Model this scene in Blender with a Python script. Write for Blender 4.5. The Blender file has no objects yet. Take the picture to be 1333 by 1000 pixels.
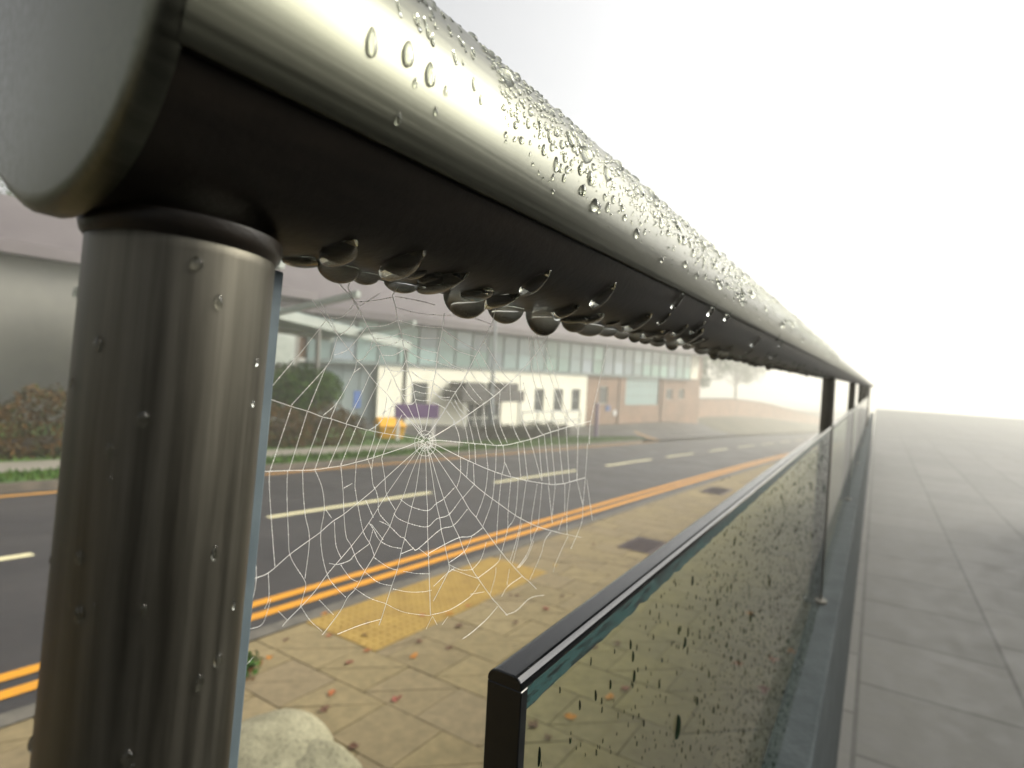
# foggy street seen under a wet handrail with a dewy spider web
FOG, SUN_E, EXPO, VB, APER = .0082, 1.5, .82, 1, 1.15   # fog density, sun strength, exposure, volume bounces, lens opening in mm
TOP = [(62.2, 0.2, 4.6, 1.9), (70.1, 4.2, 4.5, 2.2), (75.6, 2.6, 4.2, 2.1), (72.0, -3.2, 1.8, 0.8), (79.8, 0.8, 1.9, 0.8), (77.7, -7.6, 1.6, 0.8), (69.6, -16.0, 2.3, 1.1), (73.8, 18.3, 3.9, 0.8), (68.9, 18.1, 3.7, 0.6), (76.0, 17.5, 2.9, 0.8), (83.2, 15.6, 3.1, 0.8), (88.5, 10.5, 2.9, 1.0), (90.5, 6.4, 2.1, 0.9), (76.1, 32.6, 3.2, 0.7), (115.3, 4.5, 2.8, 1.6), (114.4, 16.1, 3.1, 1.2), (125.8, 8.0, 2.6, 1.5), (134.3, 7.1, 2.7, 1.8), (140.4, 6.9, 4.1, 2.6), (136.7, -1.3, 3.2, 1.4), (147.1, -5.2, 3.0, 1.3), (125.5, -1.8, 2.2, 1.3), (118.5, 12.7, 2.9, 1.4), (123.2, 18.6, 2.6, 1.5), (131.3, 20.9, 4.3, 2.3), (137.4, 24.5, 3.6, 1.6), (200.3, 12.2, 4.3, 2.2), (224.3, 22.9, 5.4, 3.3), (222.3, 10.5, 3.5, 2.4), (238.0, 12.9, 3.1, 1.9), (263.5, 23.9, 4.8, 4.1), (298.4, 30.1, 5.4, 3.4), (345.4, 0.6, 5.2, 3.0), (521.5, 7.7, 5.0, 3.8)]
BOT = [(83.5, 7.9, 4.3), (91.0, 6.2, 2.8), (105.5, 7.6, 3.0), (128.8, 12.1, 7.3), (153.1, 11.2, 7.3), (173.4, 12.2, 9.0), (197.0, 9.9, 5.8), (211.9, 13.6, 5.6), (231.2, 10.6, 4.6), (249.5, 8.4, 3.9), (262.0, 6.6, 5.1), (278.7, 7.7, 4.2), (297.1, 9.7, 4.9), (319.5, 7.7, 5.2), (350.8, 5.6, 2.8), (383.7, 10.0, 4.0)]
FACE = [(76.0, -70.9, 8.2), (91.9, -68.1, 9.8), (108.5, -74.0, 10.7), (137.9, -55.5, 8.4), (172.4, -73.1, 8.7), (178.4, -49.4, 9.1), (227.7, -63.3, 11.3), (246.1, -52.3, 6.0), (261.9, -74.7, 9.2), (280.0, -58.5, 7.4), (305.4, -62.9, 13.6), (296.4, -49.0, 7.7), (242.2, -32.5, 7.1), (294.4, -25.6, 7.6), (327.9, -24.3, 7.5), (441.6, -41.2, 7.7), (507.1, -18.9, 7.4), (538.9, -28.8, 6.5), (136.8, -79.6, 10.9)]
LEAVES = [(2.24, 3.07, 0.026, 3), (2.51, 2.67, 0.031, 1), (2.7, 2.71, 0.031, 0), (2.21, 2.47, 0.031, 0), (2.07, 2.37, 0.031, 2), (2.39, 2.16, 0.034, 1), (2.84, 2.43, 0.034, 3), (1.95, 2.01, 0.034, 2), (3.55, 2.71, 0.036, 3), (2.92, 3.38, 0.031, 3), (2.69, 3.06, 0.026, 0), (2.85, 2.89, 0.026, 2), (3.03, 2.55, 0.031, 2), (3.09, 2.34, 0.031, 2), (3.43, 2.51, 0.042, 2), (2.46, 3.21, 0.026, 2), (4.19, 2.2, 0.036, 1), (5.32, 2.71, 0.029, 4), (6.46, 2.8, 0.031, 2), (4.28, 2.53, 0.029, 2), (4.25, 2.58, 0.026, 2), (4.56, 2.24, 0.026, 2), (3.77, 2.23, 0.029, 2), (3.21, 1.23, 0.039, 3), (3.37, 1.2, 0.036, 1), (2.87, 1.32, 0.039, 3), (2.67, 1.44, 0.039, 2), (3.8, 1.58, 0.031, 2), (3.97, 1.48, 0.039, 2), (2.62, 1.32, 0.026, 2), (4.74, 0.43, 0.052, 3), (4.49, 0.52, 0.052, 0), (3.96, 0.5, 0.052, 1), (5.36, 0.83, 0.052, 3), (4.24, 0.71, 0.047, 0)]
WEB_RADII = """859,166 907,132 919,117 947,81 981,39 997,18 1017,-10 1039,-34 1057,-60 1093,-101 1115,-129 1144,-162 1160,-175
885,162 902,137 919,117
797,122 831,89 868,54 895,29 926,1 941,-9 966,-33 987,-51 1021,-75 1044,-96 1078,-120 1142,-176 1161,-191
1089,-126 1144,-164 1163,-183
817,121 849,82 868,54
676,-74 692,-78 756,-98 796,-109 836,-123 859,-128 901,-141 933,-150 967,-159 1015,-169 1102,-185 1137,-191 1165,-201
663,-221 676,-221 709,-224 755,-228 791,-232 820,-234 852,-234 893,-234 936,-231 971,-228 1018,-222 1104,-210 1138,-203 1165,-201
665,-435 690,-432 721,-429 768,-405 816,-386 844,-375 876,-358 908,-347 946,-329 969,-318 998,-303 1030,-283 1142,-220 1165,-210
754,-548 765,-540 800,-521 834,-500 866,-472 903,-447 929,-429 965,-401 997,-371 1038,-327 1083,-284 1144,-227 1168,-212
856,-602 864,-597 905,-564 924,-540 949,-525 975,-491 1001,-464 1026,-429 1051,-402 1067,-371 1093,-338 1120,-283 1150,-233 1169,-214
1032,-643 1039,-630 1053,-596 1069,-557 1086,-521 1099,-471 1108,-445 1117,-408 1129,-366 1141,-326 1155,-241 1172,-216
1235,-689 1220,-567 1213,-515 1203,-433 1200,-389 1192,-337 1184,-260 1177,-225 1175,-212
1235,-646 1294,-581 1296,-561 1279,-518 1270,-492 1254,-454 1246,-422 1228,-377 1202,-289 1185,-234 1178,-213
1626,-817 1561,-757 1532,-731 1449,-644 1418,-609 1370,-539 1344,-493 1315,-453 1295,-419 1267,-370 1224,-288 1202,-244 1181,-217
1828,-789 1769,-744 1713,-707 1572,-593 1459,-489 1420,-451 1382,-419 1349,-382 1314,-345 1215,-243 1184,-215
1930,-599 1815,-559 1698,-509 1646,-484 1548,-431 1507,-409 1458,-382 1403,-349 1328,-300 1226,-233 1187,-213
1815,-559 1930,-599 2077,-646 2195,-681
2200,-432 2051,-431 1998,-429 1909,-420 1826,-403 1715,-379 1614,-353 1557,-338 1472,-311 1402,-286 1328,-258 1226,-217 1187,-207
2206,-196 2004,-210 1869,-222 1747,-236 1670,-241 1553,-244 1428,-229 1328,-216 1224,-202 1186,-201
1843,160 1772,89 1693,27 1628,-16 1548,-57 1490,-86 1351,-140 1323,-151 1220,-185 1180,-196
1452,141 1413,82 1374,32 1351,0 1315,-49 1295,-68 1269,-96 1248,-121 1237,-133 1200,-171 1179,-186
1227,142 1219,85 1206,33 1201,-15 1193,-48 1182,-109 1178,-139 1169,-173
1029,163 1041,140 1051,106 1066,75 1078,38 1088,9 1099,-19 1115,-50 1126,-86 1144,-130 1159,-169"""
WEB_SPIRAL = """907,132 965,142 1029,159
947,81 1003,88 1051,106
968,54 1018,60 1064,75
981,39 1026,44 1068,60
997,18 1039,20 1078,38
1017,-10 1041,-19 1060,-20 1071,-16 1088,9
1071,-16 1099,-19
1039,-34 1071,-16
1057,-60 1074,-64 1088,-62 1112,-50
1075,-77 1094,-79 1122,-68
1093,-101 1113,-101 1127,-90
1037,162 1120,163 1187,160
1041,136 1128,131 1228,136
1054,106 1125,99 1221,102
1067,75 1139,69 1213,74
1068,60 1138,41 1206,33
1078,38 1134,17 1208,10
1091,8 1145,-10 1201,-15
1102,-19 1147,-38 1196,-41
1115,-48 1154,-58 1194,-58
1122,-68 1155,-74 1189,-74
1130,-90 1157,-94 1184,-93
1228,136 1306,146 1373,142 1453,134
1224,100 1305,72 1384,51
1223,73 1286,45 1374,32
1213,29 1272,2 1344,-7
1208,8 1272,-2 1330,-14
1204,-17 1255,-43 1311,-49
1193,-48 1233,-64 1295,-71
1195,-64 1236,-91 1269,-94
1192,-70 1232,-85 1272,-86
1185,-97 1217,-106 1244,-117
1417,80 1535,-13 1592,-40
1392,49 1466,-15 1534,-52
1379,26 1422,-16 1522,-67
1355,-6 1400,-41 1490,-86
1331,-27 1383,-67 1429,-97
1315,-53 1362,-89 1406,-112
1295,-75 1319,-101 1365,-129
1286,-92 1310,-119 1340,-137
1273,-100 1323,-145
1251,-123 1291,-155
1291,-155 1315,-185 1328,-216
1323,-145 1344,-182 1358,-219
1352,-142 1374,-188 1389,-223
1381,-132 1410,-197 1428,-229
1425,-104 1450,-202 1491,-236
1461,-93 1494,-182 1539,-240
1514,-72 1518,-163 1575,-238
1574,-42 1600,-167 1650,-231 1671,-243
1628,-16 1658,-162 1721,-237
1653,-162 1727,-242
1660,-41 1684,-80 1764,-191 1818,-230
1669,111 1708,-10 1745,-67 1803,-150 1869,-219
1705,116 1760,-8 1827,-106 1928,-215
1724,128 1832,-1 1944,-137 2003,-204
1800,85 1868,-6 1999,-168 2077,-205
2020,-178 2078,-214 2103,-247
2337,128 2282,-6 2206,-196 2204,-292
2204,-292 2200,-432 2192,-546 2187,-622 2098,-707
2113,-210 2103,-247 2109,-290 2120,-434
1508,-240 1511,-320
1325,-218 1325,-258
1362,-224 1370,-272
1393,-226 1402,-286
1453,-233 1472,-308
1557,-244 1571,-298 1561,-336
1571,-298 1613,-350
1636,-243 1668,-365
1671,-243 1715,-379
1732,-243 1825,-394
1780,-236 1825,-394
1824,-230 1885,-414
1875,-223 1934,-421
1929,-217 1998,-429
1998,-213 2051,-431
1325,-258 1329,-309 1314,-345
1370,-272 1367,-323
1398,-286 1407,-347
1468,-313 1458,-382 1420,-449
1512,-323 1507,-409 1459,-487
1557,-338 1548,-428 1546,-505 1547,-559
1609,-355 1601,-463 1606,-517
1653,-366 1646,-484 1606,-519 1599,-538 1576,-591
1715,-379 1689,-523 1666,-586 1637,-639
1781,-399 1752,-536 1759,-600
1825,-400 1813,-548 1789,-579 1742,-639 1674,-672
1879,-419 1926,-570
1934,-426 1922,-535
1998,-429 2012,-551
2051,-434 2037,-538 2049,-637
2120,-434 2192,-546
2200,-439 2256,-570 2279,-624
2007,-562 1980,-605
1918,-600 1873,-622 1849,-668 1774,-740
2050,-644 1962,-722 1942,-758
1689,-518 1666,-589 1642,-646
1781,-602 1738,-649 1684,-672
1403,-349 1349,-382
1549,-637 1547,-664 1522,-716
1573,-600 1557,-624 1453,-645
1489,-541 1464,-588 1418,-609
1635,-665 1625,-716
1713,-709 1626,-719 1591,-742
1626,-817 1699,-826 1786,-810 1890,-830
1566,-767 1511,-788 1439,-804 1389,-809
1314,-345 1267,-370 1235,-378 1200,-391 1132,-368 1090,-342
1349,-382 1295,-419 1241,-421 1204,-435 1150,-420 1088,-392 1067,-373
1382,-419 1319,-454 1257,-454 1167,-485 1146,-480 1108,-445 1091,-436 1051,-402 1015,-382
1167,-485 1213,-519
1146,-480 1094,-482
1459,-489 1401,-503 1344,-495 1274,-501 1212,-510
1401,-503 1370,-539 1295,-555
1102,-470 1065,-457 1026,-433 1004,-402 988,-382
1001,-466 1052,-504 1088,-521
1114,-532 1163,-551 1220,-567
975,-495 1020,-533 1069,-555
1072,-564 1130,-589 1191,-607 1226,-613
949,-527 999,-566 1053,-596
1053,-596 1128,-644 1229,-686
1238,-687 1321,-699 1417,-688 1458,-663
1420,-685 1495,-700
1300,-562 1360,-594 1418,-607
1315,-580 1449,-644
1232,-604 1291,-584 1322,-579
1304,-712 1278,-727
1039,-630 971,-622 904,-620
1235,-689 1212,-717
1235,-689 1257,-720
709,-225 711,-265 723,-365 730,-418
755,-228 755,-272 763,-361 770,-409 805,-465 811,-482 806,-502 800,-521
791,-232 795,-278 803,-331 816,-383 809,-466
820,-234 842,-276 851,-326 844,-375 851,-426 868,-474 889,-504 924,-541
851,-326 867,-346
876,-357 883,-410 901,-445
893,-235 903,-294 909,-351 918,-400 933,-423 954,-464 975,-491
933,-233 932,-281 935,-299 947,-343 965,-399 989,-434 1003,-465
905,-287 929,-280
970,-324 997,-371
989,-434 946,-449 933,-458 899,-459 873,-450
902,-461 931,-497 955,-513
1002,-401 991,-434
988,-384 1029,-430
680,-320 692,-426 686,-474
719,-429 723,-479 715,-499
845,-522 886,-568
800,-521 827,-562 860,-597
742,-512 765,-539
686,-527 708,-524 723,-481
752,-101 709,-224
794,-110 755,-228
834,-125 791,-232
859,-129 820,-234
901,-143 855,-234
931,-152 891,-233
964,-159 936,-230
995,-146 990,-182 971,-228
1015,-169 990,-221 985,-253
1044,-175 1018,-224 1019,-242 1030,-283 1037,-320 1070,-365
969,-230 980,-253 987,-288 998,-305 1007,-330 1012,-362 1051,-400
694,-75 757,-6 776,14 835,84
757,-95 840,-16 855,11 868,51
798,-107 837,-21 840,-16
855,11 895,27 947,81
868,54 897,77 919,115
841,90 874,96 907,131
838,-120 876,-91 917,-27 924,-1
859,-127 876,-91
917,-27 939,-14
926,1 947,7 960,24 981,39
960,29 968,53
903,-141 945,-74 966,-33
966,-33 989,-6 998,17
935,-150 992,-55 1011,-32 1017,-12
967,-159 995,-146 1012,-125 1019,-81
1012,-125 1044,-107 1058,-106
1017,-170 1032,-120 1041,-100
1043,-171 1075,-127
1026,-69 1040,-39
1044,-96 1064,-81
919,120 988,163
702,147 690,80 674,8
692,-80 675,-190
673,-545 657,-586 655,-617
655,-617 694,-589"""
WEB_HUB = """1223,-211 1220,-221 1217,-229 1208,-236 1198,-240 1186,-242 1174,-240 1161,-237 1152,-230 1142,-223 1137,-213 1135,-204 1135,-195 1141,-187 1147,-179 1158,-176 1169,-173 1181,-175 1193,-178 1205,-183 1212,-192 1220,-201 1221,-211
1207,-208 1205,-214 1205,-221 1196,-223 1192,-229 1183,-227 1175,-228 1167,-225 1160,-220 1152,-216 1152,-209 1146,-203 1151,-198 1151,-191 1157,-187 1164,-185 1171,-182 1179,-185 1189,-184 1194,-191 1203,-195 1205,-201 1207,-208
1197,-209 1198,-214 1193,-216 1193,-222 1185,-220 1182,-225 1176,-221 1170,-221 1165,-218 1163,-214 1156,-211 1161,-206 1156,-201 1162,-199 1164,-195 1168,-192 1174,-194 1179,-191 1183,-196 1191,-196 1192,-201 1196,-205 1198,-209
1189,-211 1190,-213 1190,-216 1185,-216 1185,-219 1181,-217 1178,-219 1176,-217 1172,-216 1169,-214 1171,-211 1166,-209 1171,-207 1168,-204 1172,-203 1174,-202 1177,-200 1180,-202 1184,-201 1184,-205 1190,-205 1188,-208 1190,-211
1154,-180 1170,-194 1159,-203 1181,-213 1169,-222
1191,-185 1179,-194 1199,-206 1184,-219
1158,-189 1179,-182 1192,-195
1146,-200 1165,-210 1154,-219
1177,-202 1190,-212 1179,-229 1198,-235"""
import bpy, bmesh, math, random
from mathutils import Vector, Matrix, Quaternion
R = math.radians
rnd = random.Random(7)
SC = bpy.context.scene
COL = SC.collection

# ------------------------------------------------------------------ helpers
class MB:
    """collects faces, then links them as ONE mesh object"""
    def __init__(s): s.v = []; s.f = []; s.mi = []; s.col = []
    def face(s, pts, mi=0, col=None):
        n = len(s.v); s.v += [tuple(p) for p in pts]
        s.f.append(tuple(range(n, n + len(pts)))); s.mi.append(mi); s.col.append(col)
    def mesh(s, verts, faces, mi=0, col=None):
        n = len(s.v); s.v += [tuple(p) for p in verts]
        for f in faces:
            s.f.append(tuple(n + i for i in f)); s.mi.append(mi); s.col.append(col)
    def box(s, lo, hi, M=None, mi=0, col=None):
        x0, y0, z0 = lo; x1, y1, z1 = hi
        vs = [Vector(p) for p in ((x0,y0,z0),(x1,y0,z0),(x1,y1,z0),(x0,y1,z0),(x0,y0,z1),(x1,y0,z1),(x1,y1,z1),(x0,y1,z1))]
        if M is not None: vs = [M @ p for p in vs]
        s.mesh(vs, [(0,3,2,1),(4,5,6,7),(0,1,5,4),(1,2,6,5),(2,3,7,6),(3,0,4,7)], mi, col)
    def tube(s, pts, r, n=6, cap=True, mi=0):
        pts = [Vector(p) for p in pts]; rings = []
        if not hasattr(r, '__len__'): r = [r] * len(pts)
        up = None
        for i, p in enumerate(pts):
            d = (pts[min(i+1, len(pts)-1)] - pts[max(i-1, 0)]).normalized()
            if up is None:
                up = d.cross(Vector((0.31, 0.22, 0.93)))
                if up.length < .05: up = d.cross(Vector((1, 0, 0)))
            up = (up - d * up.dot(d)).normalized(); w = d.cross(up)
            rings.append([p + (up * math.cos(2*math.pi*k/n) + w * math.sin(2*math.pi*k/n)) * r[i] for k in range(n)])
        vs = [q for g in rings for q in g]; fs = []
        for i in range(len(pts)-1):
            for k in range(n):
                a, b = i*n+k, i*n+(k+1) % n
                fs.append((a, b, b+n, a+n))
        if cap: fs += [tuple(range(n))[::-1], tuple(range((len(pts)-1)*n, len(pts)*n))]
        s.mesh(vs, fs, mi)
    def build(s, name, mats, parent=None, smooth=False, bevel=0, seg=2, auto=None):
        me = bpy.data.meshes.new(name); me.from_pydata(s.v, [], s.f)
        if not isinstance(mats, (list, tuple)): mats = [mats]
        for m in mats: me.materials.append(m)
        if len(mats) > 1: me.polygons.foreach_set('material_index', s.mi)
        if any(c is not None for c in s.col):
            at = me.color_attributes.new('tone', 'FLOAT_COLOR', 'CORNER'); k = 0
            for f, c in zip(s.f, s.col):
                c = c or (1, 1, 1)
                for _ in f: at.data[k].color = (c[0], c[1], c[2], 1); k += 1
        if smooth: me.polygons.foreach_set('use_smooth', [True] * len(me.polygons))
        me.update()
        o = bpy.data.objects.new(name, me); COL.objects.link(o)
        if parent is not None: o.parent = parent
        if bevel:
            b = o.modifiers.new('bevel', 'BEVEL'); b.width = bevel; b.segments = seg; b.limit_method = 'ANGLE'
        return o

def weld(o, d=1e-5):
    bm = bmesh.new(); bm.from_mesh(o.data); bmesh.ops.remove_doubles(bm, verts=bm.verts, dist=d)
    bmesh.ops.recalc_face_normals(bm, faces=bm.faces); bm.to_mesh(o.data); bm.free(); return o

def tag(o, label=None, cat=None, group=None, kind=None):
    if label: o['label'] = label
    if cat: o['category'] = cat
    if group: o['group'] = group
    if kind: o['kind'] = kind
    return o
def thing(name, label, cat, loc=(0,0,0), group=None):
    o = bpy.data.objects.new(name, None); o.empty_display_size = .1; o.location = loc; COL.objects.link(o)
    return tag(o, label, cat, group)
def copy_tree(o, parent=None):
    c = o.copy(); COL.objects.link(c)
    if parent is not None: c.parent = parent
    for ch in o.children: copy_tree(ch, c)
    return c
def smoothstep(a, b, x):
    t = min(1, max(0, (x-a)/(b-a))); return t*t*(3-2*t)

# ------------------------------------------------------------------ materials
def mat(name, base=(.5,.5,.5), rough=.6, metal=0, spec=.5, **kw):
    m = bpy.data.materials.new(name); m.use_nodes = True
    p = m.node_tree.nodes['Principled BSDF']
    p.inputs['Base Color'].default_value = (*base, 1); p.inputs['Roughness'].default_value = rough
    p.inputs['Metallic'].default_value = metal; p.inputs['Specular IOR Level'].default_value = spec
    for k, v in kw.items(): p.inputs[k].default_value = v
    return m
class NT:
    def __init__(s, m): s.t = m.node_tree; s.n = s.t.nodes; s.p = s.n.get('Principled BSDF')
    def add(s, typ, **kw):
        o = s.n.new(typ)
        for k, v in kw.items(): setattr(o, k, v)
        return o
    def link(s, a, b): s.t.links.new(a, b)
    def coord(s, kind='Object', scale=None):
        c = s.add('ShaderNodeTexCoord').outputs[kind]
        if scale is not None:
            mp = s.add('ShaderNodeMapping'); mp.inputs['Scale'].default_value = scale; s.link(c, mp.inputs['Vector']); return mp.outputs[0]
        return c
    def noise(s, vec, scale, detail=4, rough=.55):
        o = s.add('ShaderNodeTexNoise'); o.inputs['Scale'].default_value = scale; o.inputs['Detail'].default_value = detail
        o.inputs['Roughness'].default_value = rough
        if vec is not None: s.link(vec, o.inputs['Vector'])
        return o.outputs['Fac']
    def ramp(s, fac, stops):
        o = s.add('ShaderNodeValToRGB'); e = o.color_ramp.elements
        while len(e) < len(stops): e.new(.5)
        for q, (p, c) in zip(e, stops): q.position = p; q.color = (*c, 1) if len(c) == 3 else c
        s.link(fac, o.inputs[0]); return o.outputs[0]
    def mix(s, a, b, fac, mode='MIX'):
        o = s.add('ShaderNodeMix', data_type='RGBA', blend_type=mode)
        if isinstance(fac, (int, float)): o.inputs[0].default_value = fac
        else: s.link(fac, o.inputs[0])
        for i, q in ((6, a), (7, b)):
            if isinstance(q, tuple): o.inputs[i].default_value = (*q, 1)
            else: s.link(q, o.inputs[i])
        return o.outputs[2]
    def bump(s, h, strength=.3, dist=.01):
        o = s.add('ShaderNodeBump'); o.inputs['Strength'].default_value = strength; o.inputs['Distance'].default_value = dist
        s.link(h, o.inputs['Height']); s.link(o.outputs[0], s.p.inputs['Normal'])
    def base(s, c): s.link(c, s.p.inputs['Base Color'])
    def rough(s, c): s.link(c, s.p.inputs['Roughness'])

def noisy(name, c0, c1, scale=6, rough=.8, bump=.2, dist=.01, metal=0, spec=.4, scale3=None, detail=6):
    m = mat(name, c0, rough, metal, spec); n = NT(m)
    v = n.coord('Object', scale3)
    f = n.noise(v, scale, detail); n.base(n.ramp(f, [(.3, c0), (.7, c1)]))
    if bump: n.bump(n.noise(v, scale*7, 5), bump, dist)
    return m
def toned(name, rough=.85, scale=30, bump=.3, dist=.004, amp=.25, spec=.3, base=(1,1,1)):
    """per-face albedo comes from the 'tone' attribute, with a fine noise over it"""
    m = mat(name, base, rough, 0, spec); n = NT(m)
    a = n.add('ShaderNodeVertexColor', layer_name='tone').outputs[0]
    v = n.coord('Object'); f = n.noise(v, scale, 8, .65)
    g = n.ramp(f, [(.3, (1-amp,)*3), (.7, (1+amp*.3,)*3)])
    n.base(n.mix(a, g, 1.0, 'MULTIPLY')); n.bump(n.noise(v, scale*4, 5), bump, dist)
    return m

# asphalt: damp, with aggregate speckle and broad worn patches
M_asphalt = mat('asphalt', (.05,.05,.055), .62, 0, .5); n = NT(M_asphalt); v = n.coord('Object')
f1 = n.noise(v, 110, 4, .7); f2 = n.noise(v, .9, 6, .6); f3 = n.noise(n.coord('Object', (.12, 1.6, 1)), 1.2, 4)
c = n.ramp(f1, [(.3, (.022,.0208,.0215)), (.62, (.04,.038,.0385)), (.78, (.085,.081,.077))])
c = n.mix(c, n.ramp(f2, [(.3, (.72,.72,.74)), (.7, (1.18,1.15,1.12))]), 1.0, 'MULTIPLY')
c = n.mix(c, n.ramp(f3, [(.35, (.82,.82,.84)), (.65, (1.08,1.07,1.05))]), 1.0, 'MULTIPLY')
n.base(c); n.rough(n.ramp(f2, [(.35, (.5,)*3), (.7, (.75,)*3)])); n.bump(f1, .5, .006)

def paint(name, c, worn):
    m = mat(name, c, .6); n = NT(m); v = n.coord('Object')
    f = n.noise(v, 26, 8, .7); n.base(n.ramp(f, [(.3, worn), (.46, c)])); n.bump(n.noise(v, 110, 4), .3, .004)
    return m
M_yellow = paint('yellow_road_paint', (.6,.26,.008), (.3,.16,.035))
M_oldyellow = paint('worn_yellow_paint', (.5,.25,.04), (.22,.14,.06))
M_white = paint('white_road_paint', (.72,.66,.40), (.3,.28,.2))
M_slab = toned('concrete_slab', .8, 16, .3, .003, .3)
M_joint = noisy('joint_grit', (.05,.042,.03), (.1,.085,.06), 30, .95, .4)
M_kerb = noisy('kerb_stone', (.075,.07,.06), (.14,.128,.105), 9, .8, .3)
M_kerbdark = noisy('wet_kerb', (.055,.05,.04), (.12,.1,.075), 5, .7, .3)
M_tact = noisy('buff_tactile', (.24,.15,.034), (.34,.225,.055), 7, .8, .3, .003)
M_iron = noisy('cast_iron', (.035,.025,.028), (.075,.05,.05), 40, .55, .4, .003, .3)
M_grass = noisy('grass_soil', (.03,.075,.008), (.055,.115,.012), 3, .95, .6, .03)
M_blade = toned('grass_blade', .75, 8, 0.0, .001, .15)
M_earth = noisy('earth', (.06,.055,.035), (.1,.09,.06), .4, .95, .3, .05)
M_path = noisy('worn_path', (.17,.155,.13), (.24,.22,.18), 2.5, .85, .3)
M_brick = mat('red_brick', (.3,.14,.08), .85); n = NT(M_brick); v = n.coord('Object')
sx = n.add('ShaderNodeSeparateXYZ'); n.link(v, sx.inputs[0]); cx = n.add('ShaderNodeCombineXYZ'); n.link(sx.outputs[0], cx.inputs[0]); n.link(sx.outputs[2], cx.inputs[1])
bt = n.add('ShaderNodeTexBrick'); n.link(cx.outputs[0], bt.inputs['Vector']); bt.inputs['Scale'].default_value = 1
for k, q in (('Brick Width', .225), ('Row Height', .075), ('Mortar Size', .006)): bt.inputs[k].default_value = q
bt.inputs['Color1'].default_value = (.27,.155,.095,1); bt.inputs['Color2'].default_value = (.2,.12,.08,1); bt.inputs['Mortar'].default_value = (.36,.3,.23,1)
n.base(n.mix(bt.outputs['Color'], n.ramp(n.noise(v, .8, 6), [(.3, (.75,.75,.75)), (.7, (1.15,1.12,1.1))]), 1.0, 'MULTIPLY')); n.bump(bt.outputs['Fac'], -.4, .01)
M_render = noisy('white_render', (.80,.78,.63), (.88,.86,.72), .9, .85, .1)
M_soffit = noisy('purple_grey_fascia', (.085,.07,.074), (.115,.098,.1), .8, .6, .1)
M_mull = noisy('grey_green_metal', (.13,.17,.17), (.2,.25,.24), 2, .5, .05)
M_curtain = mat('curtain_glass', (.2,.34,.33), .12, 0, .6); n = NT(M_curtain); a = n.add('ShaderNodeVertexColor', layer_name='tone').outputs[0]
n.base(a)
M_darkglass = noisy('dark_window_glass', (.03,.035,.04), (.07,.08,.08), 1.5, .15, 0, spec=.6)
M_frame = noisy('window_frame', (.3,.33,.31), (.36,.38,.35), 4, .5, .05)
M_whiteframe = noisy('white_frame', (.66,.66,.58), (.76,.75,.66), 4, .5, .05)
M_walkbeam = noisy('weathered_beam', (.26,.29,.26), (.34,.37,.33), 3, .6, .05)
M_canopy = noisy('charcoal_canopy', (.045,.043,.04), (.075,.07,.065), 2, .6, .1)
M_bluewall = noisy('blue_grey_cladding', (.17,.215,.22), (.23,.275,.27), .8, .5, .1)
M_greywall = noisy('grey_render', (.14,.14,.13), (.2,.195,.17), .9, .85, .15)
M_purple = noisy('purple_sign', (.10,.05,.135), (.12,.065,.16), 3, .45, .03)
M_signwhite = noisy('sign_white', (.55,.54,.52), (.66,.64,.6), 3, .5, .03)
M_blue = noisy('blue_sign', (.03,.08,.24), (.04,.1,.3), 3, .5, .02)
M_bin = noisy('yellow_plastic', (.72,.35,.01), (.8,.42,.02), 4, .5, .1)
M_galv = noisy('galvanised_steel', (.2,.21,.2), (.29,.3,.28), 6, .5, .1, metal=.4)
M_lampgrey = noisy('lamp_post_grey', (.1,.12,.125), (.15,.165,.165), 4, .55, .05)
M_bark = noisy('bark', (.05,.04,.03), (.11,.09,.07), 6, .95, .7, .03)
M_leaf = toned('leaf', .8, 12, 0.0, .001, .2, .15)
M_stone = noisy('granite_boulder', (.3,.27,.19), (.5,.47,.36), 9, .75, .8, .012); n = NT(M_stone)
vv = n.coord('Object'); sp = n.noise(vv, 60, 6, .7); br = n.noise(vv, 5, 5)
n.base(n.mix(n.ramp(br, [(.3, (.18,.165,.105)), (.7, (.34,.315,.21))]), n.ramp(sp, [(.32, (.35,.35,.32)), (.5, (1,1,1))]), 1.0, 'MULTIPLY'))
M_fallen = toned('fallen_leaf', .6, 40, .2, .002, .3)
M_terrace = noisy('terrace_paving', (.12,.117,.106), (.19,.185,.168), 2.5, .6, .2); n = NT(M_terrace); bt = n.add('ShaderNodeTexBrick'); n.link(n.coord('Object'), bt.inputs['Vector']); bt.inputs['Scale'].default_value = 1; bt.inputs['Brick Width'].default_value = .6; bt.inputs['Row Height'].default_value = .6; bt.inputs['Mortar Size'].default_value = .009
bt.inputs['Color1'].default_value = (.11,.108,.1,1); bt.inputs['Color2'].default_value = (.085,.084,.078,1); bt.inputs['Mortar'].default_value = (.04,.04,.035,1); nz = n.noise(n.coord('Object'), 9, 12, .78); n.base(n.mix(bt.outputs['Color'], n.ramp(nz, [(.3, (.6,.6,.6)), (.65, (1.12,1.12,1.1))]), 1.0, 'MULTIPLY')); n.rough(n.ramp(nz, [(.4, (.6,)*3), (.6, (.8,)*3)]))
M_slate = noisy('slate_plinth', (.018,.024,.027), (.04,.048,.052), 14, .85, .5, .004, 0, .12)
M_wallbehind = noisy('added_dark_wall', (.035,.03,.025), (.07,.058,.045), 5, .8, .4)

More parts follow.
